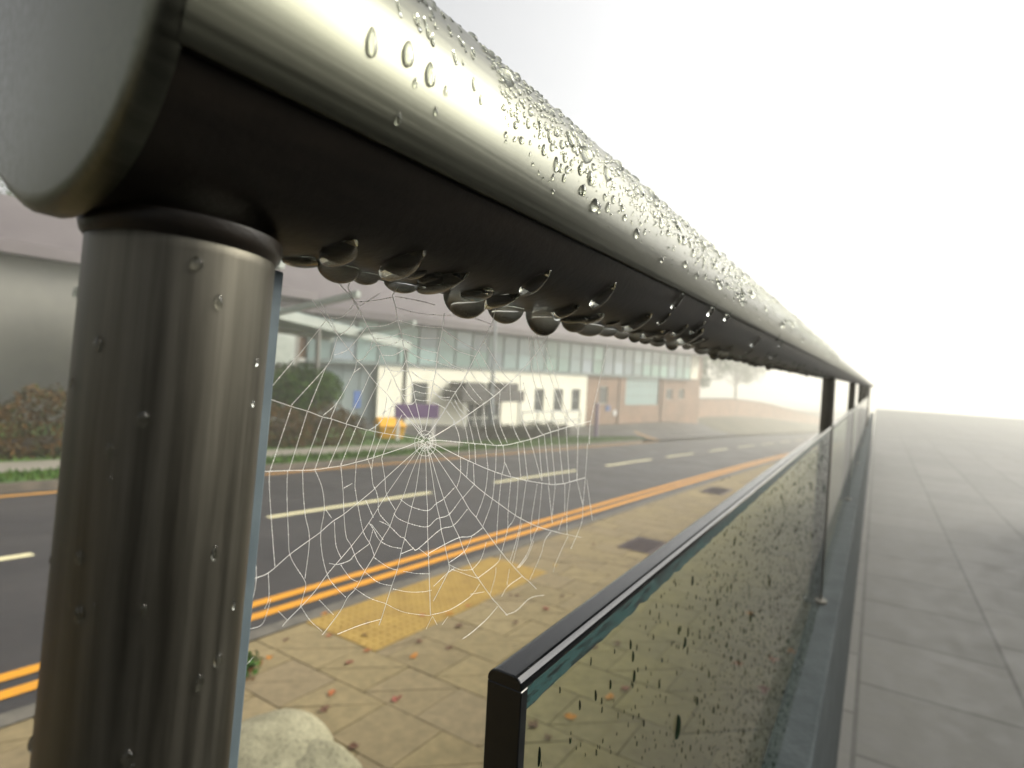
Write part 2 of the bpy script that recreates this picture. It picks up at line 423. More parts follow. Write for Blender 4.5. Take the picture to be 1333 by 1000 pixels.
# brushed stainless steel (streaks run along the rail)
def steel(name, c0, c1, rough, sc):
    m = mat(name, c0, rough, 1.0); n = NT(m); v = n.coord('Object', sc)
    f = n.noise(v, 1, 6, .6); b = n.noise(n.coord('Object'), 22, 5)
    n.base(n.mix(n.ramp(f, [(.3, c0), (.7, c1)]), n.ramp(b, [(.3, (.82,.82,.8)), (.6, (1,1,1))]), 1.0, 'MULTIPLY'))
    n.rough(n.ramp(f, [(.3, (rough-.05,)*3), (.7, (rough+.07,)*3)])); n.bump(f, .03, .0003)
    return m
M_rail = steel('brushed_steel', (.085,.088,.068), (.12,.122,.096), .34, (5, 700, 700))
M_channel = mat('shade_toned_channel', (.06,.05,.04), .36, 0, .22); n = NT(M_channel); v = n.coord('Object', (30, 160, 160))
f = n.noise(v, 1, 7, .65); n.base(n.ramp(f, [(.3, (.005,.004,.003)), (.7, (.017,.013,.009))])); n.bump(n.noise(n.coord('Object'), 260, 6, .7), .18, .0008)  # near-black base colour carries the shade under the rail
M_post = steel('post_steel', (.07,.066,.053), (.125,.118,.097), .5, (500, 500, 18))
M_flange = noisy('blue_grey_flange', (.08,.105,.12), (.13,.165,.18), 60, .5, .1, .001, .3)
M_trim = mat('black_edge_trim', (.003,.0035,.004), .12, 0, .3); n = NT(M_trim); n.rough(n.ramp(n.noise(n.coord('Object', (20, 200, 200)), 1, 5), [(.35, (.06,)*3), (.7, (.2,)*3)]))
M_arris = mat('dark_teal_arris', (.012,.04,.04), .2, 0, .5); n = NT(M_arris); q = n.noise(n.coord('Object', (60, 300, 300)), 1, 6, .7)
n.base(n.ramp(q, [(.42, (.006,.012,.012)), (.5, (.02,.055,.053))])); n.bump(q, .4, .001)

def shader(name):
    m = bpy.data.materials.new(name); m.use_nodes = True; m.node_tree.nodes.clear()
    n = NT(m); out = n.add('ShaderNodeOutputMaterial'); return m, n, out
# smoke tinted glass pane: tinted see-through plus a clear reflection
M_glass, n, out = shader('tinted_glass')
tr = n.add('ShaderNodeBsdfTransparent'); gl = n.add('ShaderNodeBsdfGlossy'); gl.inputs['Roughness'].default_value = .03
tr.inputs[0].default_value = (.94,.985,.915,1); fr = n.add('ShaderNodeFresnel'); fr.inputs['IOR'].default_value = 1.33
ge = n.add('ShaderNodeNewGeometry'); sb = n.add('ShaderNodeMath', operation='SUBTRACT'); sb.inputs[0].default_value = 1; n.link(ge.outputs['Backfacing'], sb.inputs[1])
ml = n.add('ShaderNodeMath', operation='MULTIPLY'); n.link(fr.outputs[0], ml.inputs[0]); n.link(sb.outputs[0], ml.inputs[1])
mx = n.add('ShaderNodeMixShader'); n.link(ml.outputs[0], mx.inputs[0]); n.link(tr.outputs[0], mx.inputs[1]); n.link(gl.outputs[0], mx.inputs[2]); n.link(mx.outputs[0], out.inputs[0])
M_water, n, out = shader('water')
g = n.add('ShaderNodeBsdfGlass'); g.inputs['IOR'].default_value = 1.333; g.inputs['Roughness'].default_value = 0; g.inputs['Color'].default_value = (.97,.98,.96,1); n.link(g.outputs[0], out.inputs[0])
M_panewater, n, out = shader('water_refraction_tinted')
g = n.add('ShaderNodeBsdfGlass'); g.inputs['IOR'].default_value = 1.333; g.inputs['Roughness'].default_value = 0; g.inputs['Color'].default_value = (.22,.31,.29,1); n.link(g.outputs[0], out.inputs[0])  # dark refraction of the surroundings is put into the water colour
# silk: pale, half translucent
M_silk, n, out = shader('dewy_silk')
d = n.add('ShaderNodeBsdfDiffuse'); d.inputs[0].default_value = (.95,.945,.92,1); t = n.add('ShaderNodeBsdfTranslucent'); t.inputs[0].default_value = (.97,.965,.94,1)
mx = n.add('ShaderNodeMixShader'); mx.inputs[0].default_value = .5; n.link(d.outputs[0], mx.inputs[1]); n.link(t.outputs[0], mx.inputs[2])
gs = n.add('ShaderNodeBsdfGlossy'); gs.inputs['Roughness'].default_value = .3; m2 = n.add('ShaderNodeMixShader'); m2.inputs[0].default_value = .06
n.link(mx.outputs[0], m2.inputs[1]); n.link(gs.outputs[0], m2.inputs[2]); n.link(m2.outputs[0], out.inputs[0])

# ------------------------------------------------------------------ terrain
SL = .04896
def plane(x): return -1.75 - SL * max(-8, min(125, x))
def yo(x):
    if x <= 0: return 0.0
    if x < 60: return -.0007 * x * x
    return -2.52 - .084 * (x - 60)
def gz(x, y):
    z = plane(x)
    if x > 24:
        k = smoothstep(10.4, 13.5, y - yo(x) * .6)
        z = z * (1-k) + max(z, -3.15 - max(0, x-60)*.03) * k
    return z
def sheet(name, xs, yf, dz, m, ny=1, kind='structure'):
    """ground strip: yf(x) -> (y0, y1); dz above the terrain"""
    b = MB(); rows = []
    for x in xs:
        y0, y1 = yf(x); rows.append([(x, y0+(y1-y0)*j/ny, gz(x, y0+(y1-y0)*j/ny)+dz) for j in range(ny+1)])
    vs = [p for r_ in rows for p in r_]; w = ny+1
    b.mesh(vs, [(i*w+j, (i+1)*w+j, (i+1)*w+j+1, i*w+j+1) for i in range(len(xs)-1) for j in range(ny)])
    o = weld(b.build(name, m, smooth=True)); return tag(o, kind=kind)
def frange(a, b, s):
    n_ = int(round((b-a)/s)); return [a+(b-a)*i/n_ for i in range(n_+1)]

xs = frange(-60, 330, 3)
b = MB(); ys = frange(-140, -8, 12) + [-5, -2, 0, 2, 3.6, 6, 8, 9.7, 10.4, 11, 11.7, 12.4, 13, 13.6, 15, 18, 22] + frange(26, 230, 12)
vs = [(x, y, gz(x, y) - .24) for x in xs for y in ys]; w = len(ys)
b.mesh(vs, [(i*w+j, (i+1)*w+j, (i+1)*w+j+1, i*w+j+1) for i in range(len(xs)-1) for j in range(w-1)])
tag(b.build('ground', M_earth, smooth=True), kind='structure')

KN, KF = 3.50, 9.72                      # kerb faces, near and far
xr = frange(-24, 60, 1.5) + frange(63, 170, 4)
sheet('road', xr, lambda x: (KN + yo(x) - .02, KF + yo(x) + .03), -.10, M_asphalt, 4)
tag(sheet('near_kerb', frange(-24, 60, 1.5), lambda x: (KN-.13+yo(x), KN+yo(x)), .004, M_kerb), kind='structure')
# upstand of the kerbs
def upstand(name, xs_, yf, m):
    b = MB()
    for a, c in zip(xs_, xs_[1:]):
        b.face([(a, yf(a), gz(a, KF)-.14), (c, yf(c), gz(c, KF)-.14), (c, yf(c), gz(c, KF)+.004), (a, yf(a), gz(a, KF)+.004)])
    return tag(b.build(name, m), kind='structure')
b = MB()
for a, c in zip(xr, xr[1:]):
    b.face([(a, KN+yo(a), plane(a)-.14), (c, KN+yo(c), plane(c)-.14), (c, KN+yo(c), plane(c)+.004), (a, KN+yo(a), plane(a)+.004)])
tag(b.build('near_kerb_face', M_kerb), kind='structure')
FK = [x for x in xr if x <= 28.3]
b = MB()
for a, c in zip(FK, FK[1:]):
    y0, y1 = KF+yo(a)*.5, KF+yo(c)*.5
    for (p, q, u, v_) in ((-.14, .015, 0, 0),):
        b.face([(a, y0, plane(a)-.14), (c, y1, plane(c)-.14), (c, y1, plane(c)+.015), (a, y0, plane(a)+.015)])
        b.face([(a, y0, plane(a)+.015), (c, y1, plane(c)+.015), (c, y1+.14, plane(c)+.015), (a, y0+.14, plane(a)+.015)])
tag(b.build('far_kerb', M_kerbdark), kind='structure')

def strip_paint(name, m, segs, yc, wid, dz=-.094, f=yo):
    b = MB()
    for x0, x1 in segs:
        n_ = max(1, int((x1-x0)/1.2))
        for i in range(n_):
            a, c = x0+(x1-x0)*i/n_, x0+(x1-x0)*(i+1)/n_
            b.face([(a, yc+f(a)-wid/2, plane(a)+dz), (c, yc+f(c)-wid/2, plane(c)+dz), (c, yc+f(c)+wid/2, plane(c)+dz), (a, yc+f(a)+wid/2, plane(a)+dz)])
    return tag(b.build(name, m), kind='structure')
strip_paint('double_yellow_line', M_yellow, [(-20, 120)], 3.905, .10)
strip_paint('double_yellow_line', M_yellow, [(-20, 120)], 4.12, .10)
strip_paint('centre_line', M_white, [(-11.5,-8.3),(-6.2,-3),(-1,2.2),(4.67,7.87),(9.84,13.5),(15.4,19.1),(20.6,23.9),(26.2,29.3),(31.3,35.1)]+[(37+i*5.4, 40.4+i*5.4) for i in range(14)], 6.57, .11)
strip_paint('far_yellow_line', M_oldyellow, [(-20, 28.6)], 9.47, .11, f=lambda x: yo(x)*.5)
b = MB()
P_ = [(28.6, 9.42+yo(28.6)*.5), (30.2, 10.2), (32.2, 11.7)]
for (ax, ay), (cx_, cy_) in zip(P_, P_[1:]):
    b.face([(ax, ay, gz(ax, ay)+.012), (cx_, cy_, gz(cx_, cy_)+.012), (cx_-.08, cy_+.16, gz(cx_, cy_)+.012), (ax-.08, ay+.14, gz(ax, ay)+.012)])
o = b.build('junction_yellow_line', M_oldyellow); tag(o, kind='structure')

# side road and car park in front of the far building, verge, path
sheet('side_road', frange(28.3, 46, 1.2), lambda x: (KF+yo(x)-.02, 19), -.004 if False else .002, M_asphalt, 10)
sheet('car_park', frange(15, 28.3, 1.2), lambda x: (11.0, 23), -.02, M_asphalt, 6)
vg = frange(-20, 28.2, .8)
sheet('grass_verge', vg, lambda x: (KF+.14+yo(x)*.5, 10.75 if x < 15 else 11.6 - max(0, x-24)*.28), .012, M_grass, 4)
sheet('footpath', frange(-20, 15, 1), lambda x: (10.75, 11.75), .01, M_path, 2)
sheet('grass_bank', frange(-20, 15, 1), lambda x: (11.75, 30), .012, M_grass, 8)
sheet('far_verge', frange(46, 130, 3), lambda x: (KF+yo(x)+.1, 22), .02, M_earth, 8)
b = MB()
for i in range(7500):                                     # blades of the verge
    x = rnd.uniform(1, 28); y = rnd.uniform(KF+.16+yo(x)*.5, 10.72 if x < 15 else 11.5-max(0, x-24)*.28)
    if i > 6500: x = rnd.uniform(3, 15); y = rnd.uniform(11.8, 14)
    z = gz(x, y)+.01; h = rnd.uniform(.04, .11); a = rnd.uniform(0, 6.3); w_ = .02
    g_ = rnd.uniform(.7, 1.3); c = (.035*g_+rnd.uniform(0,.025), .11*g_, .006*g_)
    b.face([(x-w_*math.cos(a), y-w_*math.sin(a), z), (x+w_*math.cos(a), y+w_*math.sin(a), z), (x+rnd.uniform(-.04,.04), y+rnd.uniform(-.04,.04), z+h)], col=c)
tag(b.build('verge_grass', M_blade), 'short green grass on the verge beyond the road', 'grass', kind='stuff')

# near pavement: 400 mm slabs cut on the diagonal, each a thin tile over dark joints
sheet('pavement', frange(-24, 60, 1.5), lambda x: (-.05, KN-.13+yo(x)), -.022, M_joint, 3)
b = MB(); S = .395; tiles = []
def inset(p, d):
    n_ = len(p); out_ = []
    for i in range(n_):
        a, o_, c = Vector(p[i-1]), Vector(p[i]), Vector(p[(i+1) % n_])
        e1 = (o_-a).normalized(); e2 = (c-o_).normalized()
        n1 = Vector((-e1.y, e1.x)); n2 = Vector((-e2.y, e2.x)); k = (n1+n2); k = k/(max(.25, k.dot(n1)))
        out_.append(o_+k*d)
    return out_
for i in range(-40, 110):
    x0 = 1.94 + S*i; off = .19 * (i % 2)
    for j in range(-6, 6):
        y0 = 1.78 + off + S*j; y1 = y0+S; lim = KN-.135+yo(x0)
        if y0 > lim-.06 or y1 < 0: continue
        y1 = min(y1, lim); y0 = max(y0, 0)
        if 2.64 < x0+S/2 < 4.98 and y0 > 2.55 and i % 1 == 0:
            if y0 < 2.66: y1 = 2.67
            else: continue
        tone = rnd.uniform(.92, 1.06); wv = rnd.uniform(-.012, .016)
        quad = [(x0, y0), (x0+S, y0), (x0+S, y1), (x0, y1)]
        if rnd.random() < .9: polys = [[quad[0], quad[1], quad[3]], [quad[1], quad[2], quad[3]]]
        else: polys = [quad]
        for pl in polys:
            t_ = tone*rnd.uniform(.97, 1.03); c = ((.222+wv)*t_, (.174+wv*.8)*t_, .096*t_)
            q = inset(pl, .0030); dz = rnd.uniform(-.0015, .0015); tx, ty = rnd.uniform(-.004, .004), rnd.uniform(-.004, .004)
            top = [(p.x, p.y, plane(p.x)+dz+tx*(p.x-x0)+ty*(p.y-y0)) for p in q]; bot = [(x_, y_, z_-.03) for x_, y_, z_ in top]
            b.face(top, col=c)
            for k in range(len(q)): b.face([top[k], bot[k], bot[(k+1) % len(q)], top[(k+1) % len(q)]], col=tuple(u*.8 for u in c))
tag(b.build('paving_slabs', M_slab), kind='structure')

# buff tactile crossing slab with its blisters
b = MB(); pl = [(2.735, 2.676), (5.093, 2.676), (5.093, KN-.14), (2.735, KN-.14)]
top = [(x, y, plane(x)+.004) for x, y in pl]; b.face(top)
for k in range(4): p, q = top[k], top[(k+1) % 4]; b.face([p, (p[0], p[1], p[2]-.03), (q[0], q[1], q[2]-.03), q])
for i in range(35):
    for j in range(11):
        x, y = 2.775+.0655*i, 2.715+.0655*j
        if y > KN-.17: continue
        z = plane(x)+.003; v0 = [(x+.0145*math.cos(k*math.pi/4), y+.0145*math.sin(k*math.pi/4), z) for k in range(8)]; v1 = [(x+.010*math.cos(k*math.pi/4), y+.010*math.sin(k*math.pi/4), z+.007) for k in range(8)]
        b.mesh(v0+v1, [(k, (k+1) % 8, 8+(k+1) % 8, 8+k) for k in range(8)]+[tuple(range(8, 16))])
tag(b.build('tactile_paving', M_tact), kind='structure')

def cover(x0, y0, x1, y1, label):
    t = thing('drain_cover', label, 'drain cover', ((x0+x1)/2, (y0+y1)/2, plane((x0+x1)/2)+.003), 'iron covers set in the pavement')
    lx, ly = (x1-x0)/2, (y1-y0)/2; M = Matrix.Rotation(math.atan(SL), 4, 'Y'); b = MB()
    for s in (-1, 1): b.box((-lx, s*(ly-.02)-.02, 0), (lx, s*(ly-.02)+.02, .006), M); b.box((s*(lx-.02)-.02, -ly+.042, 0), (s*(lx-.02)+.02, ly-.042, .006), M)
    b.build('frame', M_iron, t)
    b = MB(); b.box((-lx+.044, -ly+.044, -.004), (lx-.044, ly-.044, .002), M); n_ = int((2*lx-.1)/.06)
    for i in range(n_): b.box((-lx+.07+i*.06, -ly+.06, .0022), (-lx+.095+i*.06, ly-.06, .006), M)
    b.build('lid', M_iron, t)
cover(6.6, 2.12, 7.35, 2.55, 'nearer rusty iron cover set in the paving beside the glass panel')
cover(12.35, 2.58, 13.5, 3.05, 'farther iron cover in the pavement close to the yellow lines')

# ------------------------------------------------------------------ terrace, plinth, added wall behind
b = MB(); b.box((-14, -9, -4.4), (44, .045, -1.3)); tag(b.build('terrace', M_terrace), kind='structure')
b = MB(); b.box((-3, .045, -2.6), (14, .101, -.5)); o = b.build('low_plinth_wall', M_slate, bevel=.004)
tag(o, 'low dark slate plinth wall under the glass panels', 'wall')
b = MB(); b.box((-14, -3.0, -2.6), (9, -2.6, .95)); o = b.build('added_rear_wall', M_wallbehind)  # unseen wall, added so the rail has something dark to reflect
tag(o, 'added dark brick wall, unseen behind the camera, for the rail to reflect', 'wall')

# ------------------------------------------------------------------ handrail
CY, CZ, RR = .0973, .0480, .030
X0, X1 = .034, 14.0
rail = thing('handrail', 'wet tubular steel handrail beaded with drops above the glass panels', 'handrail', (X0, CY, CZ))
def arc(b, th0, th1, r, n_, xs_, mi=0):
    g = []
    for x in xs_:
        g.append([(x-X0, -r*math.cos(R(th0+(th1-th0)*k/n_)), r*math.sin(R(th0+(th1-th0)*k/n_))) for k in range(n_+1)])
    vs = [p for q in g for p in q]; w_ = n_+1
    b.mesh(vs, [(i*w_+k, (i+1)*w_+k, (i+1)*w_+k+1, i*w_+k+1) for i in range(len(xs_)-1) for k in range(n_)], mi)
SEAM = -24
RX = [X0+.0015] + frange(.05, 1.5, .05) + frange(2, X1, .5)
b = MB(); arc(b, SEAM, 204, RR, 72, RX)
for th in (SEAM, 204):                                      # rolled lips into the seam
    lip = []
    sgn = -1 if th == SEAM else 1
    for a_, rr in ((0, RR), (.8, RR-.0005), (1.3, RR-.0014), (1.4, RR-.004)): lip.append((th+sgn*a_, rr))
    for (t0, r0), (t1, r1) in zip(lip, lip[1:]):
        for xa, xb in zip(RX, RX[1:]):
            b.face([(xa-X0, -r0*math.cos(R(t0)), r0*math.sin(R(t0))), (xb-X0, -r0*math.cos(R(t0)), r0*math.sin(R(t0))), (xb-X0, -r1*math.cos(R(t1)), r1*math.sin(R(t1))), (xa-X0, -r1*math.cos(R(t1)), r1*math.sin(R(t1)))])
weld(b.build('tube', M_rail, rail, smooth=True))
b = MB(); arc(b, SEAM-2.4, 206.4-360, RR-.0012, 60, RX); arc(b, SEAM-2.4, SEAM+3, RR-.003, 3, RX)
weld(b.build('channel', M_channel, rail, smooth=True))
b = MB(); prof = [(-.0016, .0), (-.0016, .027), (-.0012, .0286), (0, .0298), (.002, .0299)]
for (xa, ra), (xb, rb) in zip(prof, prof[1:]):
    for k in range(48):
        a0, a1 = 2*math.pi*k/48, 2*math.pi*(k+1)/48
        pts = [(xa, ra*math.cos(a0), ra*math.sin(a0)), (xa, ra*math.cos(a1), ra*math.sin(a1)), (xb, rb*math.cos(a1), rb*math.sin(a1)), (xb, rb*math.cos(a0), rb*math.sin(a0))]
        b.face(pts if ra > 0 else pts[1:])
weld(b.build('end_cap', M_rail, rail, smooth=True))

def post(x, label, tilt, r=.0135):
    t = thing('rail_post', label, 'post', (x, CY-.001, CZ-RR+.0005), 'posts carrying the handrail')
    t.rotation_euler = (0, tilt, 0)
    b = MB(); L_ = .52
    b.tube([(0, 0, 0), (0, 0, -.004), (0, 0, -.26), (0, 0, -L_)], r, 40); b.build('shaft', M_post, t, smooth=True)
    b = MB(); b.tube([(0, 0, .001), (0, 0, -.0005), (0, 0, -.0016), (0, 0, -.0024)], [r+.0009, r+.0010, r+.0007, r+.0001], 40, False); b.build('weld_bead', M_channel, t, smooth=True)
    b = MB(); b.box((r-.004, .0012, -L_), (r+.0058, .0036, -.001)); b.build('flange', M_flange, t, bevel=.0004)
    b = MB(); b.tube([(0, 0, -L_), (0, 0, -L_+.006)], r+.012, 32); b.build('base_plate', M_post, t)
    return t
post(.0515, 'near round steel post with blue grey flange at the left of the web', R(3.3))
for i, x in enumerate((1.52, 2.98, 4.44, 5.9, 7.36, 8.82)):
    post(x, ['first', 'second', 'third', 'fourth', 'fifth', 'sixth'][i] + ' distant post under the handrail beyond the near glass panel', 0)

# ------------------------------------------------------------------ glass panels
def panel(x0, x1, label):
    t = thing('glass_panel', label, 'glass panel', ((x0+x1)/2, .0893, -.5), 'glass balustrade panels')
    h = .4095; lx = (x1-x0)/2
    b = MB(); b.box((-lx+.0042, -.0055, 0), (lx-.0042, .0055, h-.0042)); b.build('pane', M_glass, t)
    b = MB(); wv, rr = .0061, .0034; pr = [(-wv, h-.0041)]
    pr += [(-wv+rr-rr*math.cos(R(q)), h-rr+rr*math.sin(R(q))) for q in range(0, 91, 15)]; pr += [(-y, z) for y, z in pr[::-1]]
    A_ = [(-lx, y, z) for y, z in pr]; B_ = [(lx, y, z) for y, z in pr]; n_ = len(pr)
    b.mesh(A_+B_, [(k, (k+1) % n_, n_+(k+1) % n_, n_+k) for k in range(n_)]+[tuple(range(n_)), tuple(range(n_, 2*n_))[::-1]])
    weld(b.build('top_edge', M_trim, t, bevel=.0004, seg=2))
    for s in (-1, 1):
        b = MB(); xa, xb = sorted((s*lx, s*(lx-.004))); b.box((xa, -.0061, 0), (xb, .0061, h-.00415)); b.build('end_edge', M_trim, t, bevel=.0003, seg=1)
    b = MB(); nn = 260; prev = None                         # ragged wet line under the top edge
    for i in range(nn+1):
        x = -lx+.004+(2*lx-.008)*i/nn; d_ = .0068+.0007*math.sin(i*1.9)*rnd.random()+rnd.uniform(-.0004, .0004)
        cur = (x, -.0058, h-.0041-d_), (x, -.0059, h-.0041)
        if prev: b.face([prev[0], cur[0], cur[1], prev[1]])
        prev = cur
    b.build('wet_line', M_arris, t)
    return t
panel(.146, 1.49, 'nearest tinted glass panel with black edge covered in rain drops')
for i, x in enumerate((1.55, 3.01, 4.47, 5.93)):
    panel(x, x+1.4, ['second', 'third', 'fourth', 'fifth'][i] + ' tinted glass panel receding beyond the nearest one')

# ------------------------------------------------------------------ water drops
def drop_mesh(name, tear=.0, ht=.4, lean=0.0, nu=20, nv=8, hang=False):
    b = MB(); rings = []
    for j in range(nv+1):
        a = (math.pi/2)*j/nv; c, s = math.cos(a), math.sin(a)
        ring = []
        for k in range(nu):
            ph = 2*math.pi*k/nu; y = .5*math.sin(ph)*c; tp = 1-tear*max(0, -math.sin(ph))**1.3*c
            z = ht*(s**.85 if not hang else s)
            ring.append((.5*math.cos(ph)*c*tp*(1 if not hang else (1-.12*s)), y+lean*s, z))
        rings.append(ring)
    base = [(x, y, -.10*ht) for x, y, z in rings[0]]
    vs = base+[p for r_ in rings[:-1] for p in r_]+[(0, lean, ht)]
    fs = [tuple(range(nu))[::-1]]
    for j in range(nv):
        for k in range(nu): fs.append((j*nu+k, j*nu+(k+1) % nu, (j+1)*nu+(k+1) % nu, (j+1)*nu+k))
    top = len(vs)-1
    for k in range(nu): fs.append((nv*nu+k, nv*nu+(k+1) % nu, top))
    b.mesh(vs, fs); me = bpy.data.meshes.new(name); me.from_pydata(b.v, [], b.f); me.materials.append(M_water)
    me.polygons.foreach_set('use_smooth', [i > 0 for i in range(len(me.polygons))]); me.update(); return me
D_rail = [drop_mesh('rail_drop_shape', .15, .30, .05), drop_mesh('rail_drop_shape', .45, .34, .10), drop_mesh('rail_drop_shape', .7, .34, .13), drop_mesh('rail_drop_shape', .05, .36, 0)]
D_hang = [drop_mesh('hanging_drop_shape', 0, .62, 0, 28, 12, True), drop_mesh('hanging_drop_shape', .1, .7, .03, 28, 12, True)]
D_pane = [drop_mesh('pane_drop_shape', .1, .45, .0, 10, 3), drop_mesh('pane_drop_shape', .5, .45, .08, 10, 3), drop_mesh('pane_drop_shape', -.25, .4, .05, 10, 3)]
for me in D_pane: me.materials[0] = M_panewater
def basis(X, Y, Z, p): return Matrix(((X.x, Y.x, Z.x, p.x), (X.y, Y.y, Z.y, p.y), (X.z, Y.z, Z.z, p.z), (0, 0, 0, 1)))
def rail_frame(x, th, r=RR, tw=0.0):
    """x along the rail, th degrees up from the side that faces the terrace; y axis of the frame runs downhill"""
    N = Vector((0, -math.cos(R(th)), math.sin(R(th)))); X = Vector((1, 0, 0)); Y = N.cross(X)
    if Y.z > 0: Y = -Y; X = -X
    c, s = math.cos(tw), math.sin(tw)
    return basis(X*c+Y*s, Y*c-X*s, N, Vector((x, CY, CZ))+N*r)
def place(me, name, M, sx, sy, sz, label, cat, group):
    o = bpy.data.objects.new(name, me); COL.objects.link(o); o.matrix_world = M @ Matrix.Diagonal((sx, sy, sz, 1)); return tag(o, label, cat, group)
mm = .001
L_TOP = 'clear bead of rain on the upper face of the steel handrail'
for i, (x, th, l, w_) in enumerate(TOP):
    place(D_rail[1 if l > w_*1.7 else 0], 'rain_bead', rail_frame(x*mm, th, tw=rnd.uniform(-.12,.12)), w_*mm*1.1, l*mm, min(w_, l)*mm*1.15, L_TOP, 'water drop', 'rain beads on the handrail')
beads = []
for i in range(5200):
    x = .098 + 1.2*rnd.random()**1.7; cl = .7*math.sin(x*31)+.7*math.sin(x*13+1)
    th = rnd.gauss(21+5*cl, 14)
    if th < -12 or th > 88: continue
    if th < 8 and rnd.random() < .55: continue
    if x < .1 and rnd.random() < .5: continue
    l = min(6.0, .5+rnd.lognormvariate(.1, .75))*(1 if x > .2 else .8); w_ = l*rnd.uniform(.42, .95)
    if any(abs(x-q[0])*1000 < (w_+q[3])*.52 and abs(th-q[1])*.5236 < (l+q[2])*.52 for q in beads): continue
    beads.append((x, th, l, w_))
for i in range(95): beads.append((rnd.uniform(.045, .12), rnd.uniform(12, 70), rnd.uniform(.8, 3.4), rnd.uniform(.4, .9)))
beads.sort(key=lambda q: -q[2]/(.08+q[0]))
rest = MB()
for i, (x, th, l, w_) in enumerate(beads):
    M = rail_frame(x, th, tw=rnd.uniform(-.25, .25)); me = D_rail[rnd.choice((0, 1, 1, 2, 3))]
    if i < 262: place(me, 'rain_bead', M, w_*mm, l*mm, min(w_, l)*mm*1.15, L_TOP, 'water drop', 'rain beads on the handrail')
    else:
        M = M @ Matrix.Diagonal((w_*mm, l*mm, min(w_, l)*mm*1.15, 1)); rest.mesh([M @ v_.co for v_ in me.vertices], [tuple(p.vertices) for p in me.polygons])
o = rest.build('fine_rain_beads', M_water, smooth=True)
tag(o, 'fine scatter of tiny rain beads along the far part of the handrail', 'water drops', kind='stuff')
L_HANG = 'heavy drop hanging from the dark underside of the handrail'
for i, (x, w_, h) in enumerate(BOT):
    place(D_hang[i % 2], 'hanging_drop', rail_frame(x*mm, -92+rnd.uniform(-4, 4), RR-.0012), w_*mm*1.25, w_*mm*.95, h*mm*1.15, L_HANG, 'water drop', 'drops hanging under the handrail')
x = .40
while x < 1.5:
    w_ = rnd.uniform(5, 10); place(D_hang[rnd.randrange(2)], 'hanging_drop', rail_frame(x, -90+rnd.uniform(-8, 8), RR-.0012), w_*mm, w_*mm*.85, w_*mm*rnd.uniform(.6, .9), L_HANG, 'water drop', 'drops hanging under the handrail'); x += w_*mm*rnd.uniform(.7, 1.2)
L_FACE = 'flat drop clinging to the dark channel below the rail seam'
for i, (x, th, w_) in enumerate(FACE):
    k = .72 if th < -45 else .55
    place(D_rail[2], 'channel_drop', rail_frame(x*mm, th, RR-.0012, rnd.uniform(-.3, .3)), w_*mm*k*1.25, w_*mm*1.3, w_*mm*.6, L_FACE, 'water drop', 'drops on the underside channel')
for i in range(30):
    x = rnd.uniform(.06, .42); w_ = rnd.uniform(4.5, 9.5)
    place(D_rail[rnd.choice((1, 2))], 'channel_drop', rail_frame(x, rnd.uniform(-92, -68), RR-.0012, rnd.uniform(-.5, .5)), w_*mm*1.1, w_*mm*1.1, w_*mm*.5, L_FACE, 'water drop', 'drops on the underside channel')
for i in range(34):
    x = rnd.uniform(.25, 1.3); w_ = rnd.uniform(3.5, 8)
    place(D_rail[rnd.choice((1, 2))], 'channel_drop', rail_frame(x, rnd.uniform(-85, -52), RR-.0012, rnd.uniform(-.4, .4)), w_*mm*.7, w_*mm, w_*mm*.55, L_FACE, 'water drop', 'drops on the underside channel')

for i in range(26):                                        # a few beads on the near post
    d_ = rnd.uniform(.004, .11); a_ = rnd.uniform(-1.9, .5); ti = R(3.3); N = Vector((math.sin(a_), -math.cos(a_), 0)); Y = Vector((0, 0, -1)); X = Y.cross(N)
    l = rnd.uniform(.9, 2.6); w_ = l*rnd.uniform(.4, .8)
    M = basis(X, Y, N, Vector((.0515-d_*math.sin(ti), CY-.001, CZ-RR-d_*math.cos(ti)))+N*.0135)
    place(D_rail[rnd.choice((0, 1, 2))], 'post_bead', M, w_*mm, l*mm, w_*mm*1.1, 'small bead of rain on the round steel post beside the web', 'water drop', 'rain beads on the near post')
# rain on the near glass panel (both are real beads of water on the pane's face)
pane = []
for i in range(7500):
    x = .16+1.28*rnd.random()**1.05; z = -.104-.39*rnd.random()
    l = min(6, .9+rnd.lognormvariate(.0, .6)); 
    if rnd.random() < .03: l *= 2
    pane.append((x, z, l*1.15, l*rnd.uniform(.17, .31)))
pane = [q for q in pane if not (q[0] < .45 and rnd.random() < .55*(1-(q[0]-.15)/.3)) ]
pane.sort(key=lambda q: -q[2]/(.07+q[0])); rest = MB()
for i, (x, z, l, w_) in enumerate(pane):
    N = Vector((0, -1, 0)); a = rnd.uniform(-.18, .18); Y = Vector((math.sin(a), 0, -math.cos(a))); X = Y.cross(N)
    M = basis(X, Y, N, Vector((x, .0893-.0055, z))); me = D_pane[rnd.choice((0, 0, 1, 2))]
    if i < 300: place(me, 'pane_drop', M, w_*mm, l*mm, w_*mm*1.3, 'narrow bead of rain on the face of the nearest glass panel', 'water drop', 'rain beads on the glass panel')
    else:
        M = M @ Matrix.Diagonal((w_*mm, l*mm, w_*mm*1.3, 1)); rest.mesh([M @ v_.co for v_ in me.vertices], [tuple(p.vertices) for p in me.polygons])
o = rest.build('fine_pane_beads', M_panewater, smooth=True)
tag(o, 'dense speckle of tiny rain beads on the nearest glass panel', 'water drops', kind='stuff')

